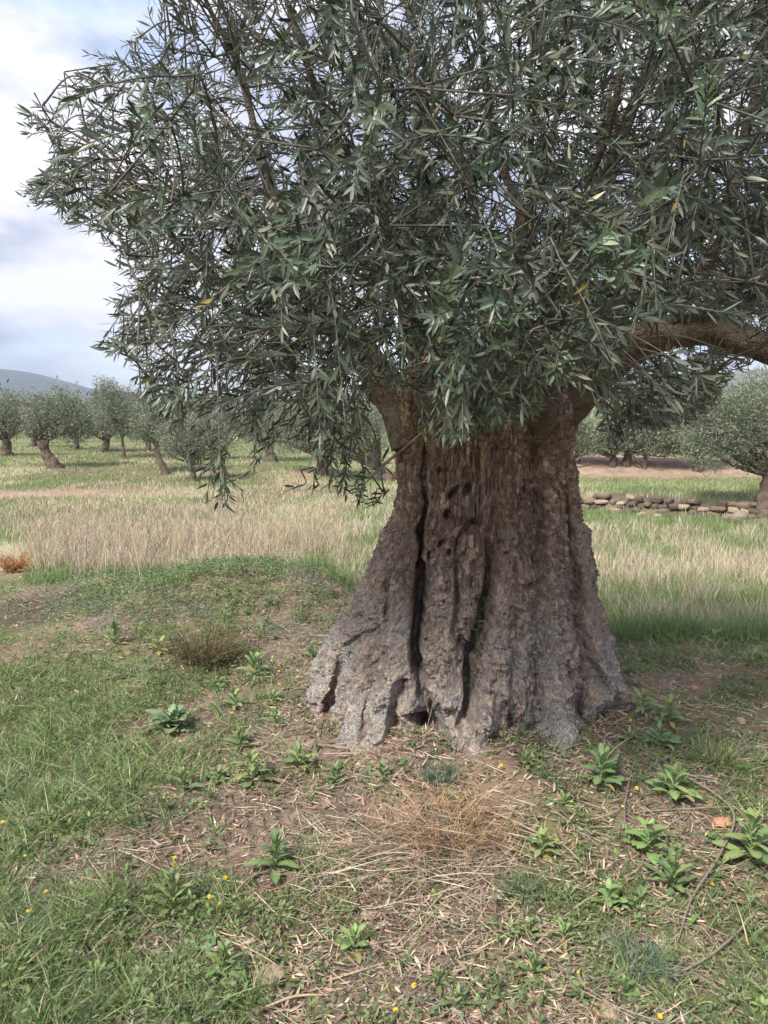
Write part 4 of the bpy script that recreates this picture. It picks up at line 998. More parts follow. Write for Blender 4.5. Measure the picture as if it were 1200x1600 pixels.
def herbs():
    """low feathery and clover-like weeds, made of small leaflets on short stems"""
    p = near_pts(36000, 7.4); a, b_, _ = proj(p); g = greenness(p)
    crestb = np.exp(-((b_ - 930) / 55) ** 2) * ss(620, 480, a) * ss(60, 180, a) + np.exp(-((b_ - 1030) / 40) ** 2) * ss(940, 980, a)
    pr = .16 * ss(.05, .6, g + .2 * perlin(p * 4)) + .95 * crestb + .10 + .85 * ss(1160, 1060, b_) * ss(600, 500, a) * ss(-.3, .1, perlin(p * 4.4 + 8)) * ss(20, 110, a) + .16 * ss(500, 300, a) * ss(.0, .3, perlin(p * 1.7 + 30))
    p = p[rng.random(len(p)) < pr * .62]; n = len(p); k = 16; a_, _, _ = proj(p)
    kind = perlin(p * 2.3 + 60); blu = ss(.05, .25, kind)
    r = rng.uniform(.018, .05, n) * (1 + .5 * ss(4.5, 6, p[:, 1])); hgt = rng.uniform(.012, .045, n) * (1 + 1.2 * ss(500, 300, a_) * rng.random(n))
    c = np.repeat(p, k, 0); rr = np.repeat(r, k)[:, None]; u = rng.normal(size=(n * k, 3)) * (.6, .6, .3)
    pos = c + u * rr + np.stack([0 * rr[:, 0], 0 * rr[:, 0], np.repeat(hgt, k) * rng.uniform(.2, 1.3, n * k)], -1)
    d = unit(u * (1, 1, .3) + rng.normal(size=(n * k, 3)) * .4 + (0, 0, .35)); nor = unit(rng.normal(size=(n * k, 3)) * .45 + (0, 0, 1))
    colA = pal(n, [(.15, .22, .08), (.21, .27, .11), (.13, .18, .085)], None, .15); colB = pal(n, [(.18, .23, .17), (.24, .28, .20), (.14, .19, .13)], None, .12)
    col = np.repeat(colA * (1 - blu[:, None]) + colB * blu[:, None], k, 0)
    L = rng.uniform(.010, .023, n * k) * (1 + .35 * np.repeat(ss(4.5, 6, p[:, 1]), k)); W = L * np.repeat(.5 - .28 * blu, k)
    V, F, C = leaves(pos, d, nor, L, W, .15, col)
    stuff('low_herbs', mesh_np('low_herbs', V, F, C), M_GRASS, 'low clover-like and feathery weeds spread over the mound', 'weeds')
herbs()
def litter():
    p = near_pts(120000)
    t_ = rng.uniform(3.3, 6.2, 2600); r_ = 1.0 + rng.exponential(.07, 2600); p = np.vstack([p, on_ground(.40 + .80 * r_ * np.cos(t_), TCY + .70 * r_ * np.sin(t_))])
    a, b_, _ = proj(p); g = greenness(p)
    w = .25 + .6 * np.exp(-((a - 800) / 420) ** 2) + .3 * perlin(p * 3)
    p = p[rng.random(len(p)) < w * .8 * (1 - .35 * ss(.4, 1, g))]; n = len(p)
    a_ = rng.random(n) * 6.283
    d = unit(np.stack([np.cos(a_), np.sin(a_), rng.normal(size=n) * .16], -1)); nor = unit(rng.normal(size=(n, 3)) * .3 + (0, 0, 1)); nor = unit(nor - d * np.sum(nor * d, -1, keepdims=True))
    col = pal(n, [(.38, .285, .215), (.52, .41, .31), (.27, .19, .14), (.64, .53, .41), (.20, .14, .105), (.46, .29, .19)], [4, 3, 3, 1, 2, 1.5], .12)
    L = rng.uniform(.022, .048, n)
    V, F, C = leaves(p + np.stack([0 * L, 0 * L, rng.uniform(.003, .018, n)], -1), d, nor, L, L * rng.uniform(.12, .24, n), rng.uniform(-.5, .5, n), col)
    stuff('leaf_litter', mesh_np('leaf_litter', V, F, C), M_DRY, 'dead brown olive leaves littering the mound under the tree', 'leaf litter')
litter()
def straw():
    p = near_pts(74000); a, b_, _ = proj(p)
    heap = np.exp(-((a - 650) / 170) ** 2 - ((b_ - 1350) / 90) ** 2)
    pr = .52 + 1.0 * heap + .25 * np.exp(-((a - 330) / 160) ** 2 - ((b_ - 1320) / 40) ** 2) + .3 * perlin(p * 2 + 90)
    p = p[rng.random(len(p)) < pr * .55]; a, b_, _ = proj(p); n = len(p)
    heap = np.exp(-((a - 650) / 170) ** 2 - ((b_ - 1350) / 90) ** 2)
    ang = rng.random(n) * 3.1416 + .0; fan = rng.random(n) < .5 * heap; ang = np.where(fan, .15 + .5 * rng.normal(size=n), ang)
    d = np.stack([np.cos(ang), np.sin(ang), .10 * rng.normal(size=n) + .04], -1); d = unit(d)
    L = rng.uniform(.05, .17, n) * (1 + .9 * heap)
    z = rng.uniform(.004, .022, n) + heap * rng.uniform(0, .06, n)
    col = pal(n, [(.44, .36, .26), (.60, .51, .38), (.31, .24, .18), (.38, .29, .24), (.20, .15, .115)], [3, 2.5, 3, 2, 2], .12)
    V, F, C = blades(p + np.stack([0 * z, 0 * z, z], -1) - d * L[:, None] * .5, d, rng.normal(size=(n, 3)) * (.18, .18, .05), L, rng.uniform(.0016, .0036, n), col, 3, np.tile([0, 0, 1.], (n, 1)) + rng.normal(size=(n, 3)) * .8, .4)
    stuff('straw', mesh_np('straw', V, F, C), M_DRY, 'broken dry stalks and straw lying on the ground below the trunk', 'straw')
straw()
def pebbles():
    p = near_pts(26000); a, b_, _ = proj(p); p = p[rng.random(len(p)) < .35 + .4 * ss(900, 1000, a)]; n = len(p)
    T = np.array([(1, 0, 0), (0, 1, 0), (-1, 0, 0), (0, -1, 0), (0, 0, .8), (.7, .7, -.3), (0, 0, -.5)], float)
    Fk = np.array([(0, 1, 4), (1, 2, 4), (2, 3, 4), (3, 0, 4), (1, 0, 6), (2, 1, 6), (3, 2, 6), (0, 3, 6)])
    s = rng.uniform(.002, .008, n) * (1 + 1.2 * (rng.random(n) < .08)); J = T[None] * (1 + .35 * rng.normal(size=(n, 7, 1)))
    V = p[:, None] + J * s[:, None, None]; F = (np.arange(n)[:, None, None] * 7 + Fk[None]).reshape(-1, 3)
    stuff('earth_crumbs', mesh_np('earth_crumbs', V.reshape(-1, 3), F, np.repeat(pal(n, [(.20, .14, .10), (.28, .2, .145), (.12, .085, .06)], None, .15), 7, 0), False), M_DRY, 'crumbs of earth and grit between the dead leaves', 'earth')
pebbles()
def field_grass():
    # everything past the crest of the mound, green below and dry above
    n = 350000
    y = np.exp(rng.uniform(math.log(4.6), math.log(40), n)); x = rng.uniform(-.68, .66, n) * (y + .6)
    c = crest(x); ok = (y > c + .1); x, y, c = x[ok], y[ok], c[ok]
    a, b_, d_ = proj(on_ground(x, y))
    behind = (a > 690) & (a < 830) & (y > TCY) & (y < 42) & (rng.random(len(x)) < .6)
    P = np.stack([x, y, 0 * x], -1); tr = np.exp(-((y - 19.5 - .28 * (x + 9)) / 1.0) ** 2) * ss(-5.2, -7.2, x); bk = ss(2.2, 4.2, x) * ss(19.6, 20.4, y)
    wl = (np.abs(y - wall_y(x) - .03) < .12) & (x > 3.5) & (rng.random(len(x)) < .9); wl = wl | (rng.random(len(x)) < 1.3 * ss(-.44, -.50, x / y + .03 * perlin(P)) * ss(12.5, 10.5, y))
    ok = ~behind & (rng.random(len(x)) > tr) & (rng.random(len(x)) > bk * .93) & ~wl
    x, y, c, P, a, b_ = x[ok], y[ok], c[ok], P[ok], a[ok], b_[ok]; n = len(x)
    base = on_ground(x, y)
    nz = fbm(P * .45 + 4, 3); nf = fbm(P * 1.6 + 14, 2)
    left = ss(-.3, -1.2, x) * ss(-.52, -.40, x / y + .04 * perlin(P))
    dryness = .10 + .28 * left + .95 * nz + .6 * nf + .34 * left * ss(18, 13, y) - .8 * left * ss(c + 1.3, c + .2, y + .5 * nf) - .75 * ss(c + 2.6, c + .4, y) * (1 - left) + .25 * ss(8, 9.5, y) * ss(15, 12, y)
    strip = np.exp(-((y - (wall_y(x) - 1.9)) / 1.3) ** 2) * (x > 1.5); dryness = dryness - .9 * strip - .9 * ss(wall_y(x) + .2, wall_y(x) + .5, y) * (x > 1.5)
    dryness = dryness - .5 * (y > 22) * (x < 0)
    dry = rng.random(n) < ss(-.25, 1.15, dryness + .06)
    tall = left * ss(14.5, 12, y) * ss(c + .2, c + 1.4, y) * dry
    L = np.where(dry, rng.uniform(.10, .27, n), rng.uniform(.07, .20, n)); L = L + tall * rng.uniform(-.04, .26, n) * ss(-.5, .3, fbm(P * .9 + 70, 2)) + .10 * (1 - left) * ss(c + 2.5, c + .5, y) * rng.random(n)
    L *= (1 - .45 * ss(13, 18, y))
    L *= (1 + .6 * nf).clip(.35, 1.7)
    cg = pal(n, [(.20, .28, .10), (.25, .33, .13), (.16, .22, .085), (.31, .36, .19)], [3, 3, 2, 2], .12)
    cd = pal(n, [(.48, .41, .30), (.60, .53, .41), (.38, .31, .23), (.46, .44, .28)], [3, 2, 2, 1.5], .12)
    cd = np.where((left > .5)[:, None], cd * (.98, .95, .93), cd)
    col = np.where(dry[:, None], cd, cg)
    W = (.0022 + .0008 * y) * rng.uniform(.6, 1.2, n) * np.where(tall > .3, .7, 1)
    d = unit(rng.normal(size=(n, 3)) * np.where(dry, .16, .22)[:, None] + (0, 0, 1)); bend = rng.normal(size=(n, 3)) * .2 * (1, 1, 0) - (0, 0, .06)
    V, F, C = blades(base, d, bend, L, W, col, 2)
    fd = np.repeat(dry, 3 if False else 3)
    m = 5; fm = np.repeat(dry, 3)
    for nm, msk, lab, cat in (('field_grass', ~dry, 'green grass growing over the field behind the tree', 'grass'), ('dry_grass', dry, 'tall pale dry grass standing in the field behind the tree', 'dry grass')):
        vm = np.repeat(msk, m); idx = np.cumsum(vm) - 1
        F2 = idx[F[np.repeat(msk, 3)]]
        stuff(nm, mesh_np(nm, V[vm], F2, C[vm]), M_GRASS if nm == 'field_grass' else M_DRY, lab, cat)
field_grass()
def tall_stalks():
    # single tall dead stalks with thin side twigs and seed heads
    n = 2600
    y = rng.uniform(6.2, 12, n); x = rng.uniform(-.52, .55, n) * y; nz = fbm(np.stack([x, y, 0 * x], -1) * .7, 2)
    ok = ((x < -.5) & (y > 7.4) & (nz > -.35) & (x > -.46 * y)) | ((x < -.6) & (y > 6.3) & (nz > .05) & (x > -.42 * y)) | ((x > 1.5) & (y > 7.5) & (nz > .30)); x, y = x[ok], y[ok]; n = len(x); b0 = on_ground(x, y)
    L = np.where(x < 0, rng.uniform(.25, .72, n), rng.uniform(.25, .5, n)); d = unit(rng.normal(size=(n, 3)) * .2 + (0, 0, 1) + (.10, 0, 0)); bend = rng.normal(size=(n, 3)) * .12 * (1, 1, 0)
    col = pal(n, [(.42, .33, .25), (.50, .42, .33), (.33, .25, .19)], None, .12)
    V, F, C = blades(b0, d, bend, L, .0055 + .0 * L, col, 3, None, .3)
    k = 4; t = rng.uniform(.5, 1, n * k)[:, None]; bb = np.repeat(b0, k, 0) + (np.repeat(d, k, 0) * t + np.repeat(bend, k, 0) * t * t) * np.repeat(L, k)[:, None]
    V2, F2, C2 = blades(bb, unit(np.repeat(d, k, 0) + rng.normal(size=(n * k, 3)) * .5), rng.normal(size=(n * k, 3)) * .1, rng.uniform(.04, .13, n * k), .006, np.repeat(col, k, 0), 2)
    stuff('dry_stalks', mesh_np('dry_stalks', np.vstack([V, V2]), np.vstack([F, F2 + len(V)]), np.vstack([C, C2])), M_DRY, 'dead tan weed stalks rising above the dry grass, left behind the mound', 'dry weeds')
tall_stalks()
# ------------------------------------------------------------------ counted plants on the mound
M_ROS = tint_mat('rosette_leaf', .5, .35, .22, (.20, .26, .13), 60)
def broad_leaf(kind, k):
    """leaf along +X, unit length: rows x 3 mesh, folded at the midrib and arched"""
    r_ = np.random.default_rng(100 + k)
    if kind == 'broad': t = np.array([0, .16, .36, .58, .78, .92, 1.]); w = np.array([.04, .07, .12, .165, .155, .09, .0])
    elif kind == 'strap': t = np.array([0, .15, .35, .6, .8, .93, 1.]); w = np.array([.05, .08, .12, .14, .12, .07, 0.])
    else: t = np.array([0, .12, .24, .36, .5, .64, .78, .9, 1.]); w = np.array([.04, .16, .10, .26, .16, .28, .18, .16, 0.])
    w = w * r_.uniform(.9, 1.1); arch = r_.uniform(.25, .55); rise = r_.uniform(.25, .6)
    z = rise * t - arch * t ** 2 * 1.15 + .012 * r_.normal(size=len(t))
    V = []; C = []
    base = np.array({'broad': (.18, .27, .09), 'strap': (.17, .25, .09), 'lobed': (.15, .215, .105)}[kind]) * r_.uniform(.85, 1.2) * [(1, 1, 1), (1.25, 1.08, 1.1), (.85, .88, 1.0)][(k // 3) % 3]
    for a, b, h in zip(t, w, z):
        e = .02 * r_.normal(size=2)
        V += [(a, -b, h + .28 * b + e[0]), (a, 0, h), (a, b, h + .28 * b + e[1])]
        C += [base, base * 1.25 + .015, base]
    F = []
    for i in range(len(t) - 1):
        q = 3 * i; F += [(q, q + 3, q + 4), (q, q + 4, q + 1), (q + 1, q + 4, q + 5), (q + 1, q + 5, q + 2)]
    me = mesh_np('leaf', V, F, C); me.materials.append(M_ROS); return me
BL = {k: [broad_leaf(k, j + 10 * q) for j in range(9)] for q, k in enumerate(('broad', 'strap', 'lobed'))}
_c = pal(1, [(.42, .36, .10)], None, 0); YL = broad_leaf('strap', 50); YL.color_attributes['tint'].data.foreach_set('color', np.tile([.40, .34, .12, 1.], len(YL.vertices)))
def leaf_at(root, me, L, yaw, tilt, off=(0, 0, 0), roll=0., wid=1.):
    o = bpy.data.objects.new('leaf', me); COL.objects.link(o); o.parent = root
    o.location = off; o.rotation_euler = (roll, -tilt, yaw); o.scale = (L, L * wid, L); return o
def rosette(px, py, wpx, label, kind='broad', n=12, name='broad_leaved_plant', cat='plant', group='broad-leaved green plants on the mound', up=.25):
    g = gp(px, py); s = wpx / 1200 * math.hypot(g[1], EYE - g[2])
    root = empty(name, (g[0], g[1], g[2] - .006), label, cat, group)
    n = int(n * 1.35); q3 = random.randrange(3); sub = BL[kind][3 * q3:3 * q3 + 3] + [random.choice(BL[kind])]
    for i in range(n):
        f = i / n; L = s * .46 * (1 - .5 * f) * random.uniform(.8, 1.15)
        leaf_at(root, YL if (i < 3 and random.random() < .3 and kind != 'lobed') else random.choice(sub), L, i * 2.4 + random.uniform(-.3, .3), up * .7 + up * 3.2 * f * f + random.uniform(-.1, .2), (0, 0, (.004 if kind != 'lobed' else .0012) * i * s * 6), random.uniform(-.2, .2), random.uniform(.85, 1.2))
    return root
ROS = [
 (1003, 1118, 74, 'broad', 13, 'bright green rosette right of the trunk foot, rear left one of a clump of three'),
 (1045, 1130, 78, 'broad', 13, 'bright green rosette in the clump of three right of the trunk foot, the right one'),
 (1030, 1168, 80, 'broad', 11, 'bright green rosette in the clump of three right of the trunk foot, the front one'),
 (982, 1160, 52, 'broad', 9, 'small rosette touching the left side of the clump right of the trunk foot'),
 (938, 1228, 96, 'broad', 15, 'large upright rosette below the clump right of the trunk foot, on litter'),
 (1050, 1250, 96, 'broad', 14, 'wide rosette above and left of the flat orange stone'),
 (880, 1262, 56, 'strap', 9, 'narrow-leaved rosette left of the large upright one, under the trunk'),
 (1110, 1318, 44, 'strap', 8, 'small rosette directly under the flat orange stone'),
 (1012, 1335, 96, 'broad', 13, 'wide rosette below the middle of the right half, left of the curved vine'),
 (1172, 1345, 112, 'broad', 17, 'largest glossy rosette, at the right edge under the flat orange stone'),
 (846, 1338, 74, 'broad', 13, 'dark glossy rosette to the right of the straw heap'),
 (1050, 1390, 100, 'strap', 13, 'rosette with long pointed leaves inside the bend of the curved vine'),
 (950, 1420, 78, 'broad', 11, 'rosette left of the long-leaved one, crossed by a long dry stem'),
 (888, 1412, 66, 'strap', 10, 'upright rosette just left of the one crossed by the long dry stem'),
 (1175, 1425, 60, 'strap', 9, 'half-hidden rosette under the largest one at the right edge'),
 (880, 1470, 66, 'strap', 9, 'loose rosette below the long dry stem, lower right of the middle'),
 (826, 1462, 56, 'strap', 9, 'thin rosette at the lower end of the long dry stem'),
 (832, 1528, 76, 'strap', 11, 'rosette near the bottom, right of the middle, with one pale leaf lying out'),
 (902, 1562, 60, 'strap', 10, 'rosette above the bottom edge, between two fallen olives'),
 (975, 1560, 64, 'strap', 11, 'rosette just left of the bottommost fallen olive'),
 (684, 1540, 60, 'strap', 9, 'small rosette near the bottom edge, below the straw heap'),
 (715, 1578, 70, 'strap', 10, 'grassy rosette touching the bottom edge, right of the middle'),
 (1190, 1586, 60, 'broad', 10, 'rosette cut by the bottom right corner'),
 (682, 1440, 40, 'strap', 7, 'very small rosette in the lower part of the straw heap'),
 (996, 1448, 48, 'strap', 8, 'small rosette under the wide one left of the curved vine'),
 (430, 1362, 96, 'strap', 15, 'dark green strap-leaved rosette left of the straw heap'),
 (392, 1222, 92, 'broad', 14, 'bright rosette left of the trunk base, second from the trunk in its row'),
 (468, 1200, 74, 'broad', 12, 'bright rosette left of the trunk base, nearest to the left root'),
 (522, 1222, 56, 'strap', 10, 'rosette touching the foot of the leftmost root lobe'),
 (596, 1218, 60, 'strap', 10, 'rosette in front of the gap between the left and middle root lobes'),
 (342, 1222, 60, 'broad', 9, 'rosette at the left end of the row that leads to the trunk base'),
 (822, 1198, 52, 'strap', 10, 'rosette at the foot of the trunk, beside the yellow flower'),
 (397, 1056, 76, 'broad', 12, 'rosette left of the trunk, with a yellowing leaf beneath it'),
 (338, 1078, 52, 'broad', 9, 'darker rosette between the wiry bush and the thistle'),
 (367, 1106, 60, 'broad', 10, 'rosette with yellow lower leaves, halfway between thistle and trunk'),
 (426, 1098, 46, 'broad', 9, 'small rosette above and left of the tip of the left root'),
 (374, 1170, 70, 'strap', 12, 'rosette to the right of and a bit below the thistle'),
 (430, 1135, 60, 'strap', 9, 'rosette close to the left root, half in dead leaves'),
 (487, 1030, 50, 'strap', 9, 'rosette on the left shoulder of the trunk where it meets the bank'),
 (418, 982, 52, 'strap', 9, 'rosette on the bank above the wiry bush, toward the trunk'),
 (180, 1008, 70, 'strap', 13, 'pale flattened rosette on the bank left of the wiry bush'),
 (250, 1020, 56, 'broad', 10, 'broad rosette touching the left side of the wiry bush'),
 (285, 1232, 70, 'strap', 10, 'rosette below the thistle, at the edge of the dense grass'),
 (552, 1488, 86, 'broad', 10, 'flat rosette in dry straw, lower left of the middle'),
 (350, 1530, 90, 'strap', 14, 'strap-leaved rosette beside the flat reddish slab'),
 (270, 1425, 100, 'strap', 16, 'dense leafy clump with orange-yellow flowers around it, lower left'),
 (325, 1328, 46, 'strap', 8, 'small rosette above the leafy clump, lower left'),
 (150, 1540, 70, 'strap', 11, 'rosette in dense grass at the lower left'),
 (1150, 1560, 50, 'strap', 8, 'small rosette in grass near the bottom right corner'),
 (1120, 1010, 60, 'strap', 9, 'rosette on the crest at the right, under the tall bright grass'),
]
for px, py, w, kind, n, lab in ROS:
    rosette(px, py, w, lab, kind, n, up=.30 if kind == 'broad' else .42)
rosette(266, 1140, 104, 'grey-green thistle with broad wavy leaves, left of the trunk above the dense grass', 'lobed', 17, 'thistle', 'thistle', None, .26)
rosette(310, 1498, 84, 'grey flat-leaved thistle low in the grass, lower left', 'lobed', 12, 'thistle', 'thistle', None, .16)
rosette(1180, 1030, 60, 'pale thistle on the crest at the right picture edge', 'lobed', 9, 'thistle', 'thistle', None, .2)

# yellow flowers on thin stems
M_PETAL = plain('yellow_petal', (.80, .52, .02), .6, .12, 80, .2, .001); M_STEM = plain('flower_stem', (.14, .22, .08), .7, .2, 60, .2, .001)
def flower_head():
    a = Acc(); n = 14
    for ring, (r_, z_) in enumerate(((1., .0), (.72, .18), (.42, .3))):
        th = np.arange(n) / n * 6.283 + ring * .22
        D = np.stack([np.cos(th), np.sin(th), .25 + .2 * ring + 0 * th], -1); D = unit(D)
        V, F, C = blades(np.tile([0, 0, z_ * .6], (n, 1)), D, np.tile([0, 0, -.1], (n, 1)), r_, .38, np.ones((n, 3)), 2, np.stack([-np.sin(th), np.cos(th), 0 * th], -1), .5)
        a.add(V, F)
    V, F = tube([(0, 0, -.35), (0, 0, -.1), (0, 0, .25)], [.15, .34, .3], 8, 4); a.add(V, F)
    me = a.mesh('flower_head'); me.materials.append(M_PETAL); return me
FH = flower_head()
def flower(px, py, label, stem=.03, r_=.009):
    p = at(px, py, 3); g = gp(px, py + stem * 1200 / 3.2)
    root = empty('yellow_flower', g, label, 'flower', 'small yellow flowers on the mound')
    V, F = tube([(0, 0, 0), (.004, .002, stem * .5), (0, 0, stem)], [.0014, .001, .0012], 5, 6)
    link('stem', mesh_np('stem', V, quads_to_tris(F)), M_STEM, root)
    h = link('flower_head', FH, None, root, (0, 0, stem)); h.scale = (r_, r_, r_); h.rotation_euler = (random.uniform(.1, .6), random.uniform(-.4, .4), 0)
for px, py, lab in [(783, 1196, 'yellow flower at the foot of the trunk, in front of its right half'), (985, 1124, 'yellow flower rising over the left side of the clump of three rosettes'), (994, 1232, 'yellow flower on a tall grey stem between two wide rosettes'),
    (1030, 1238, 'orange-yellow bud beside the wide rosette above the flat orange stone'), (274, 1342, 'topmost yellow flower above the leafy clump at the lower left'), (273, 1353, 'yellow flower just under the topmost one, lower left'),
    (72, 1396, 'yellow flower near the left edge in the lower quarter'), (44, 1428, 'lower left yellow flower nearest to the left edge'), (327, 1404, 'orange flower right of the leafy clump, left one of a pair'), (344, 1415, 'orange flower right of the leafy clump, right one of a pair'),
    (310, 1394, 'small orange flower on top of the leafy clump'), (352, 1374, 'pale yellow flower above the pair right of the leafy clump'), (618, 1584, 'yellow flower at the bottom edge, in the middle'), (1030, 1594, 'yellow flower at the bottom edge beside the fallen olive'),
    (647, 1545, 'small yellow flower near the bottom, under the straw heap'), (362, 1112, 'yellow flower in the rosette halfway between thistle and trunk'), (5, 1285, 'yellow flower at the very left edge in the dense grass'), (436, 1046, 'yellow flower on the bank, up and right of the rosette with yellowing leaf'),
    (1112, 1384, 'yellow flower left of the largest rosette at the right edge')]:
    flower(px, py, lab)
# small yellow blossom specks among the weeds of the bank
def specks():
    p = near_pts(9000, 7.3); a, b_, _ = proj(p)
    w = np.exp(-((a - 250) / 130) ** 2 - ((b_ - 935) / 45) ** 2) + .7 * np.exp(-((a - 90) / 90) ** 2 - ((b_ - 1010) / 50) ** 2) + .02
    p = p[rng.random(len(p)) < w * .55]; n = len(p)
    V, F, C = leaves(p + np.stack([0 * p[:, 0], 0 * p[:, 0], rng.uniform(.02, .07, n)], -1), unit(rng.normal(size=(n, 3)) * (1, 1, .2)), unit(rng.normal(size=(n, 3)) * .3 + (0, -.4, 1)), .010, .009, .1, pal(n, [(.62, .50, .06), (.50, .46, .12)], None, .1))
    stuff('tiny_blossoms', mesh_np('tiny_blossoms', V, F, C), M_DRY, 'tiny yellow blossoms scattered through the weeds of the bank', 'blossoms')
specks()

# wiry bush, tussock, dry weeds
def wiry(px, py, wpx, hpx, n, cols, label, name, cat, thick=.0016, up=.5, k=5, loc_group=None):
    g = gp(px, py); sc = math.hypot(g[1], EYE - g[2]) / 1200; Rr = wpx * sc / 2; Hh = hpx * sc
    root = empty(name, g, label, cat, loc_group)
    a = rng.random(n) * 6.283; b0 = np.stack([np.cos(a), np.sin(a), 0 * a], -1) * (rng.random((n, 1)) ** .7) * Rr * .35
    d = unit(np.stack([np.cos(a), np.sin(a), up + rng.random(n) * up * 2], -1) + rng.normal(size=(n, 3)) * .35)
    L = np.minimum(Rr * 1.1, Hh * 1.6) * rng.uniform(.5, 1.1, n); bend = rng.normal(size=(n, 3)) * .3 - (0, 0, .25)
    col = pal(n, cols, None, .15)
    V, F, C = blades(b0, d, bend, L, thick * 2, col, 4, None, .25)
    t = rng.uniform(.25, 1, n * k)[:, None]; bb = np.repeat(b0, k, 0) + (np.repeat(d, k, 0) * t + np.repeat(bend, k, 0) * t * t) * np.repeat(L, k)[:, None]
    V2, F2, C2 = blades(bb, unit(np.repeat(d, k, 0) + rng.normal(size=(n * k, 3)) * .8), rng.normal(size=(n * k, 3)) * .2, rng.uniform(.12, .35, n * k) * np.repeat(L, k), thick * 1.6, np.repeat(col, k, 0) * 1.1, 2)
    tag(link('stems', mesh_np('stems', np.vstack([V, V2]), np.vstack([F, F2 + len(V)]), np.vstack([C, C2])), M_DRY, root), kind='stuff')
wiry(318, 1035, 130, 60, 420, [(.10, .10, .045), (.16, .13, .07), (.07, .08, .035), (.20, .15, .09)], 'low dark wiry bush of thin tangled stems on the bank, left of the trunk', 'wiry_bush', 'bush', .0018, .5, 6)
wiry(1118, 1195, 100, 70, 260, [(.13, .20, .07), (.20, .24, .10), (.34, .28, .18)], 'wiry grass tussock with hanging dry blades, right of the clump of three rosettes', 'grass_tussock', 'grass tussock', .0017, .8, 1)
wiry(22, 893, 62, 60, 160, [(.42, .21, .09), (.50, .29, .14), (.30, .15, .08)], 'dry orange-brown weed on the bare patch at the left edge', 'dry_weed', 'weed', .004, .9, 6)
wiry(700, 1305, 200, 60, 260, [(.36, .23, .13), (.45, .31, .19), (.28, .18, .11)], 'reddish-tan dry weed with fine seed heads over the straw heap', 'dry_weed', 'weed', .0014, .35, 7)
wiry(690, 1222, 60, 34, 160, [(.09, .15, .10), (.13, .18, .13)], 'dark blue-green feathery weed in front of the middle root lobe', 'feathery_weed', 'weed', .0016, .6, 6)
wiry(1000, 1515, 90, 40, 160, [(.13, .18, .12), (.17, .21, .15)], 'grey-green feathery weed among fallen olives, lower right', 'feathery_weed', 'weed', .0016, .5, 7)
wiry(823, 1402, 80, 50, 140, [(.10, .15, .07), (.15, .2, .1)], 'green feathery weed right behind the straw heap', 'feathery_weed', 'weed', .0015, .6, 7)
wiry(184, 1478, 40, 22, 120, [(.36, .13, .09), (.26, .12, .08)], 'small rusty red dry weed in the grass, lower left', 'dry_weed', 'weed', .0018, .5, 5)
wiry(845, 1215, 40, 30, 90, [(.10, .17, .06), (.14, .2, .08)], 'small fine-leaved grass tuft at the foot of the trunk, right of the yellow flower', 'grass_tussock', 'grass tussock', .0016, .9, 1)

# long dry stems lying about
M_STEMD = plain('dry_stem', (.40, .31, .21), .85, .25, 50, .5, .002); M_VINE = plain('vine_grey', (.24, .19, .155), .85, .25, 50, .5, .002)
def lying(pts, r_, label, m=None, name='fallen_twig', lift=.02):
    P = []
    for i, (a, b) in enumerate(pts):
        g = gp(a, b); P.append(g + (0, 0, lift * (1.2 if 0 < i < len(pts) - 1 else .5)))
    V, F = tube(P, [r_, r_, r_ * .5], 6, 36, r_ * .5, 40)
    o0 = P[0]; o = link(name, mesh_np(name, V - o0, quads_to_tris(F)), m or M_STEMD, None, o0)
    tag(o, label, 'twig', 'long dry stems lying on the mound')
lying([(788, 1340), (700, 1400), (640, 1465), (600, 1500)][:3] + [(818, 1492)][:0], .0032, 'pale straight dry stem right of the straw heap, pointing down left')
lying([(892, 1370), (905, 1345), (990, 1368)][:0] + [(838, 1480), (905, 1425), (992, 1368)], .0035, 'long pale straight stem crossing between two rosettes, lower right of middle')
lying([(735, 1262), (800, 1292), (890, 1332)], .0032, 'straight tan stem slanting down right from the seed heads')
lying([(600, 1432), (650, 1385), (700, 1335)], .0034, 'straight tan stem slanting up right over the straw heap')
lying([(1036, 1202), (1110, 1250), (1146, 1290), (1124, 1350), (1080, 1420), (1058, 1480)], .0042, 'long curved grey vine bending round the flat orange stone', M_VINE, 'vine', .03)
lying([(1042, 1538), (1110, 1510), (1165, 1460), (1196, 1410)], .0036, 'curved grey stem rising to the right edge under the largest rosette', M_VINE, 'vine', .03)
lying([(990, 1195), (975, 1290), (1010, 1350)], .0026, 'thin curved grey stem left of the wide rosette above the orange stone', M_VINE, 'vine', .03)
lying([(1000, 1272), (1100, 1272), (1200, 1262)], .0030, 'thin brown twig lying level just above the flat orange stone', M_VINE, 'vine', .02)
lying([(600, 1335), (550, 1328), (460, 1330), (400, 1340)], .0026, 'thin straight stem lying level to the left of the straw heap')
lying([(186, 1332), (215, 1350), (256, 1365)], .0036, 'short thick dry stem in the straw strip at the left')
lying([(76, 1300), (110, 1282), (136, 1270)], .0036, 'short dry stem at the edge of the dense grass, left')
lying([(206, 1600), (265, 1555), (330, 1510)], .0036, 'long dry stem slanting up from the bottom edge through the grey thistle')
lying([(350, 1472), (400, 1500), (455, 1528)], .0030, 'dry stem slanting down right past the flat reddish slab')
lying([(400, 1586), (460, 1570), (520, 1560)], .0038, 'pale thick dry stem lying near the bottom edge left of the middle')
lying([(490, 1296), (530, 1318), (585, 1340)], .0028, 'thin pinkish stem between the trunk base and the straw heap')
lying([(600, 1510), (560, 1530), (505, 1540)], .0030, 'brown stem below the flat rosette in dry straw')
lying([(694, 1068), (684, 1108), (662, 1172)], .0022, 'thin dry stem leaning on the root gap of the big trunk', lift=.09)
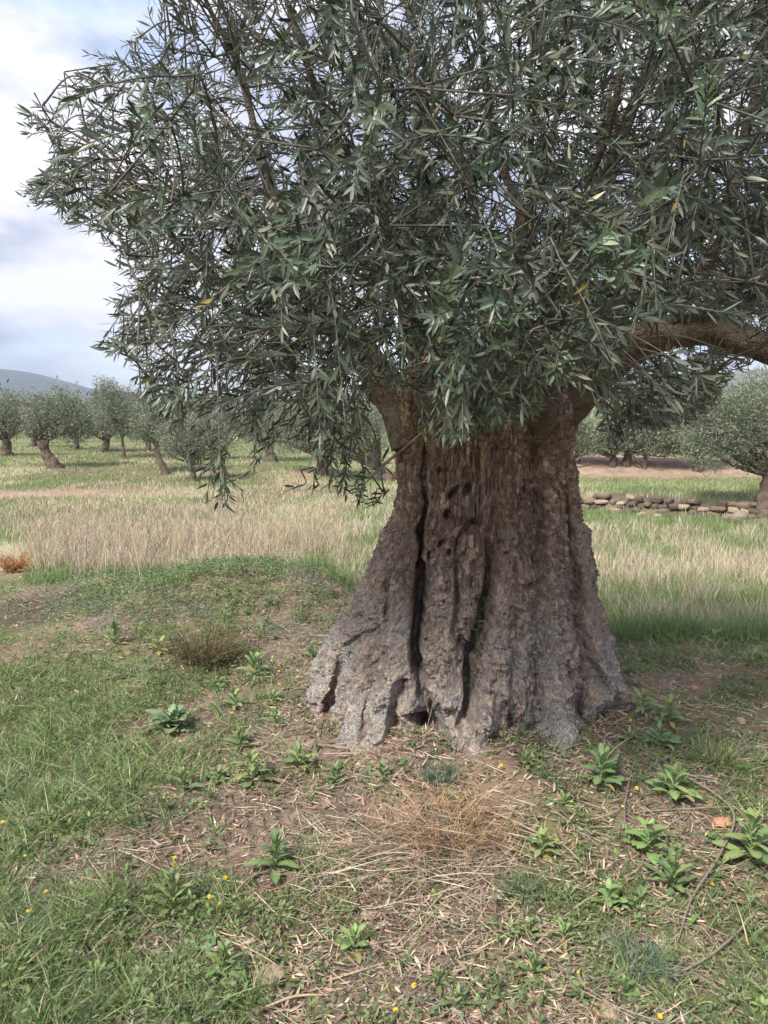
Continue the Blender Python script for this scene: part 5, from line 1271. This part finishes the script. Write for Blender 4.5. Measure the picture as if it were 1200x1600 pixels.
lying([(1022, 1060), (1070, 1058), (1102, 1072)], .0026, 'thin stem lying on bare earth right of the trunk foot', M_VINE, 'vine')

# shoots that sprout from the trunk
def shoot(px, py, Y, n, L, label, hang=.2):
    p = at(px, py, Y); root = empty('young_shoot', p, label, 'shoot', 'green shoots sprouting from the trunk')
    V, F = tube([(0, .03, -.02), (0, 0, L * .5), (.01, -.02, L)], [.002, .0015, .001], 5, 8)
    link('stem', mesh_np('stem', V, quads_to_tris(F)), M_STEM, root)
    for i in range(n):
        f = i / n
        o = bpy.data.objects.new('leaf', leaf_m[i % 5]); COL.objects.link(o); o.parent = root
        s = .05 * random.uniform(.7, 1.1); o.location = (0, -.005 - .015 * f, L * f)
        o.rotation_euler = (random.uniform(-.6, .6), random.uniform(-.9, .5), (i * 2.4) % 3.2 - 3.2 + random.uniform(-.3, .3)); o.scale = (s, s * 1.1, s)
shoot(745, 1018, 3.28, 22, .15, 'leafy dark green shoot in the deep hollow of the trunk, the largest shoot')
shoot(738, 1070, 3.22, 14, .08, 'small dark shoot low in the hollow, below the largest shoot')
shoot(759, 948, 3.32, 8, .05, 'small shoot at the top of the deep hollow in the trunk')
shoot(822, 1142, 2.98, 10, .11, 'thin olive shoot with long leaves at the right foot of the trunk')
shoot(722, 884, 3.30, 6, .03, 'tiny shoot growing from the knot hole at the middle of the trunk')
shoot(594, 988, 3.22, 7, .03, 'tiny green shoot on the left root shoulder')
shoot(548, 1018, 3.26, 7, .03, 'tiny green shoot in the groove of the left root')

# ------------------------------------------------------------------ air
def build_haze():
    a = Acc(); box(a, (-2600, -2500, -14), (2600, 2900, 190)); me = a.mesh('haze', False)
    m = bpy.data.materials.new('haze'); m.use_nodes = True; nt = m.node_tree; nt.nodes.clear()
    out = N(nt, 'ShaderNodeOutputMaterial'); v = N(nt, 'ShaderNodeVolumePrincipled')
    v.inputs['Color'].default_value = (.74, .83, .97, 1); v.inputs['Density'].default_value = HAZE; v.inputs['Anisotropy'].default_value = .1
    nt.links.new(v.outputs[0], out.inputs['Volume'])
    tag(link('haze', me, m), kind='stuff')
HAZE = .00032
build_haze()
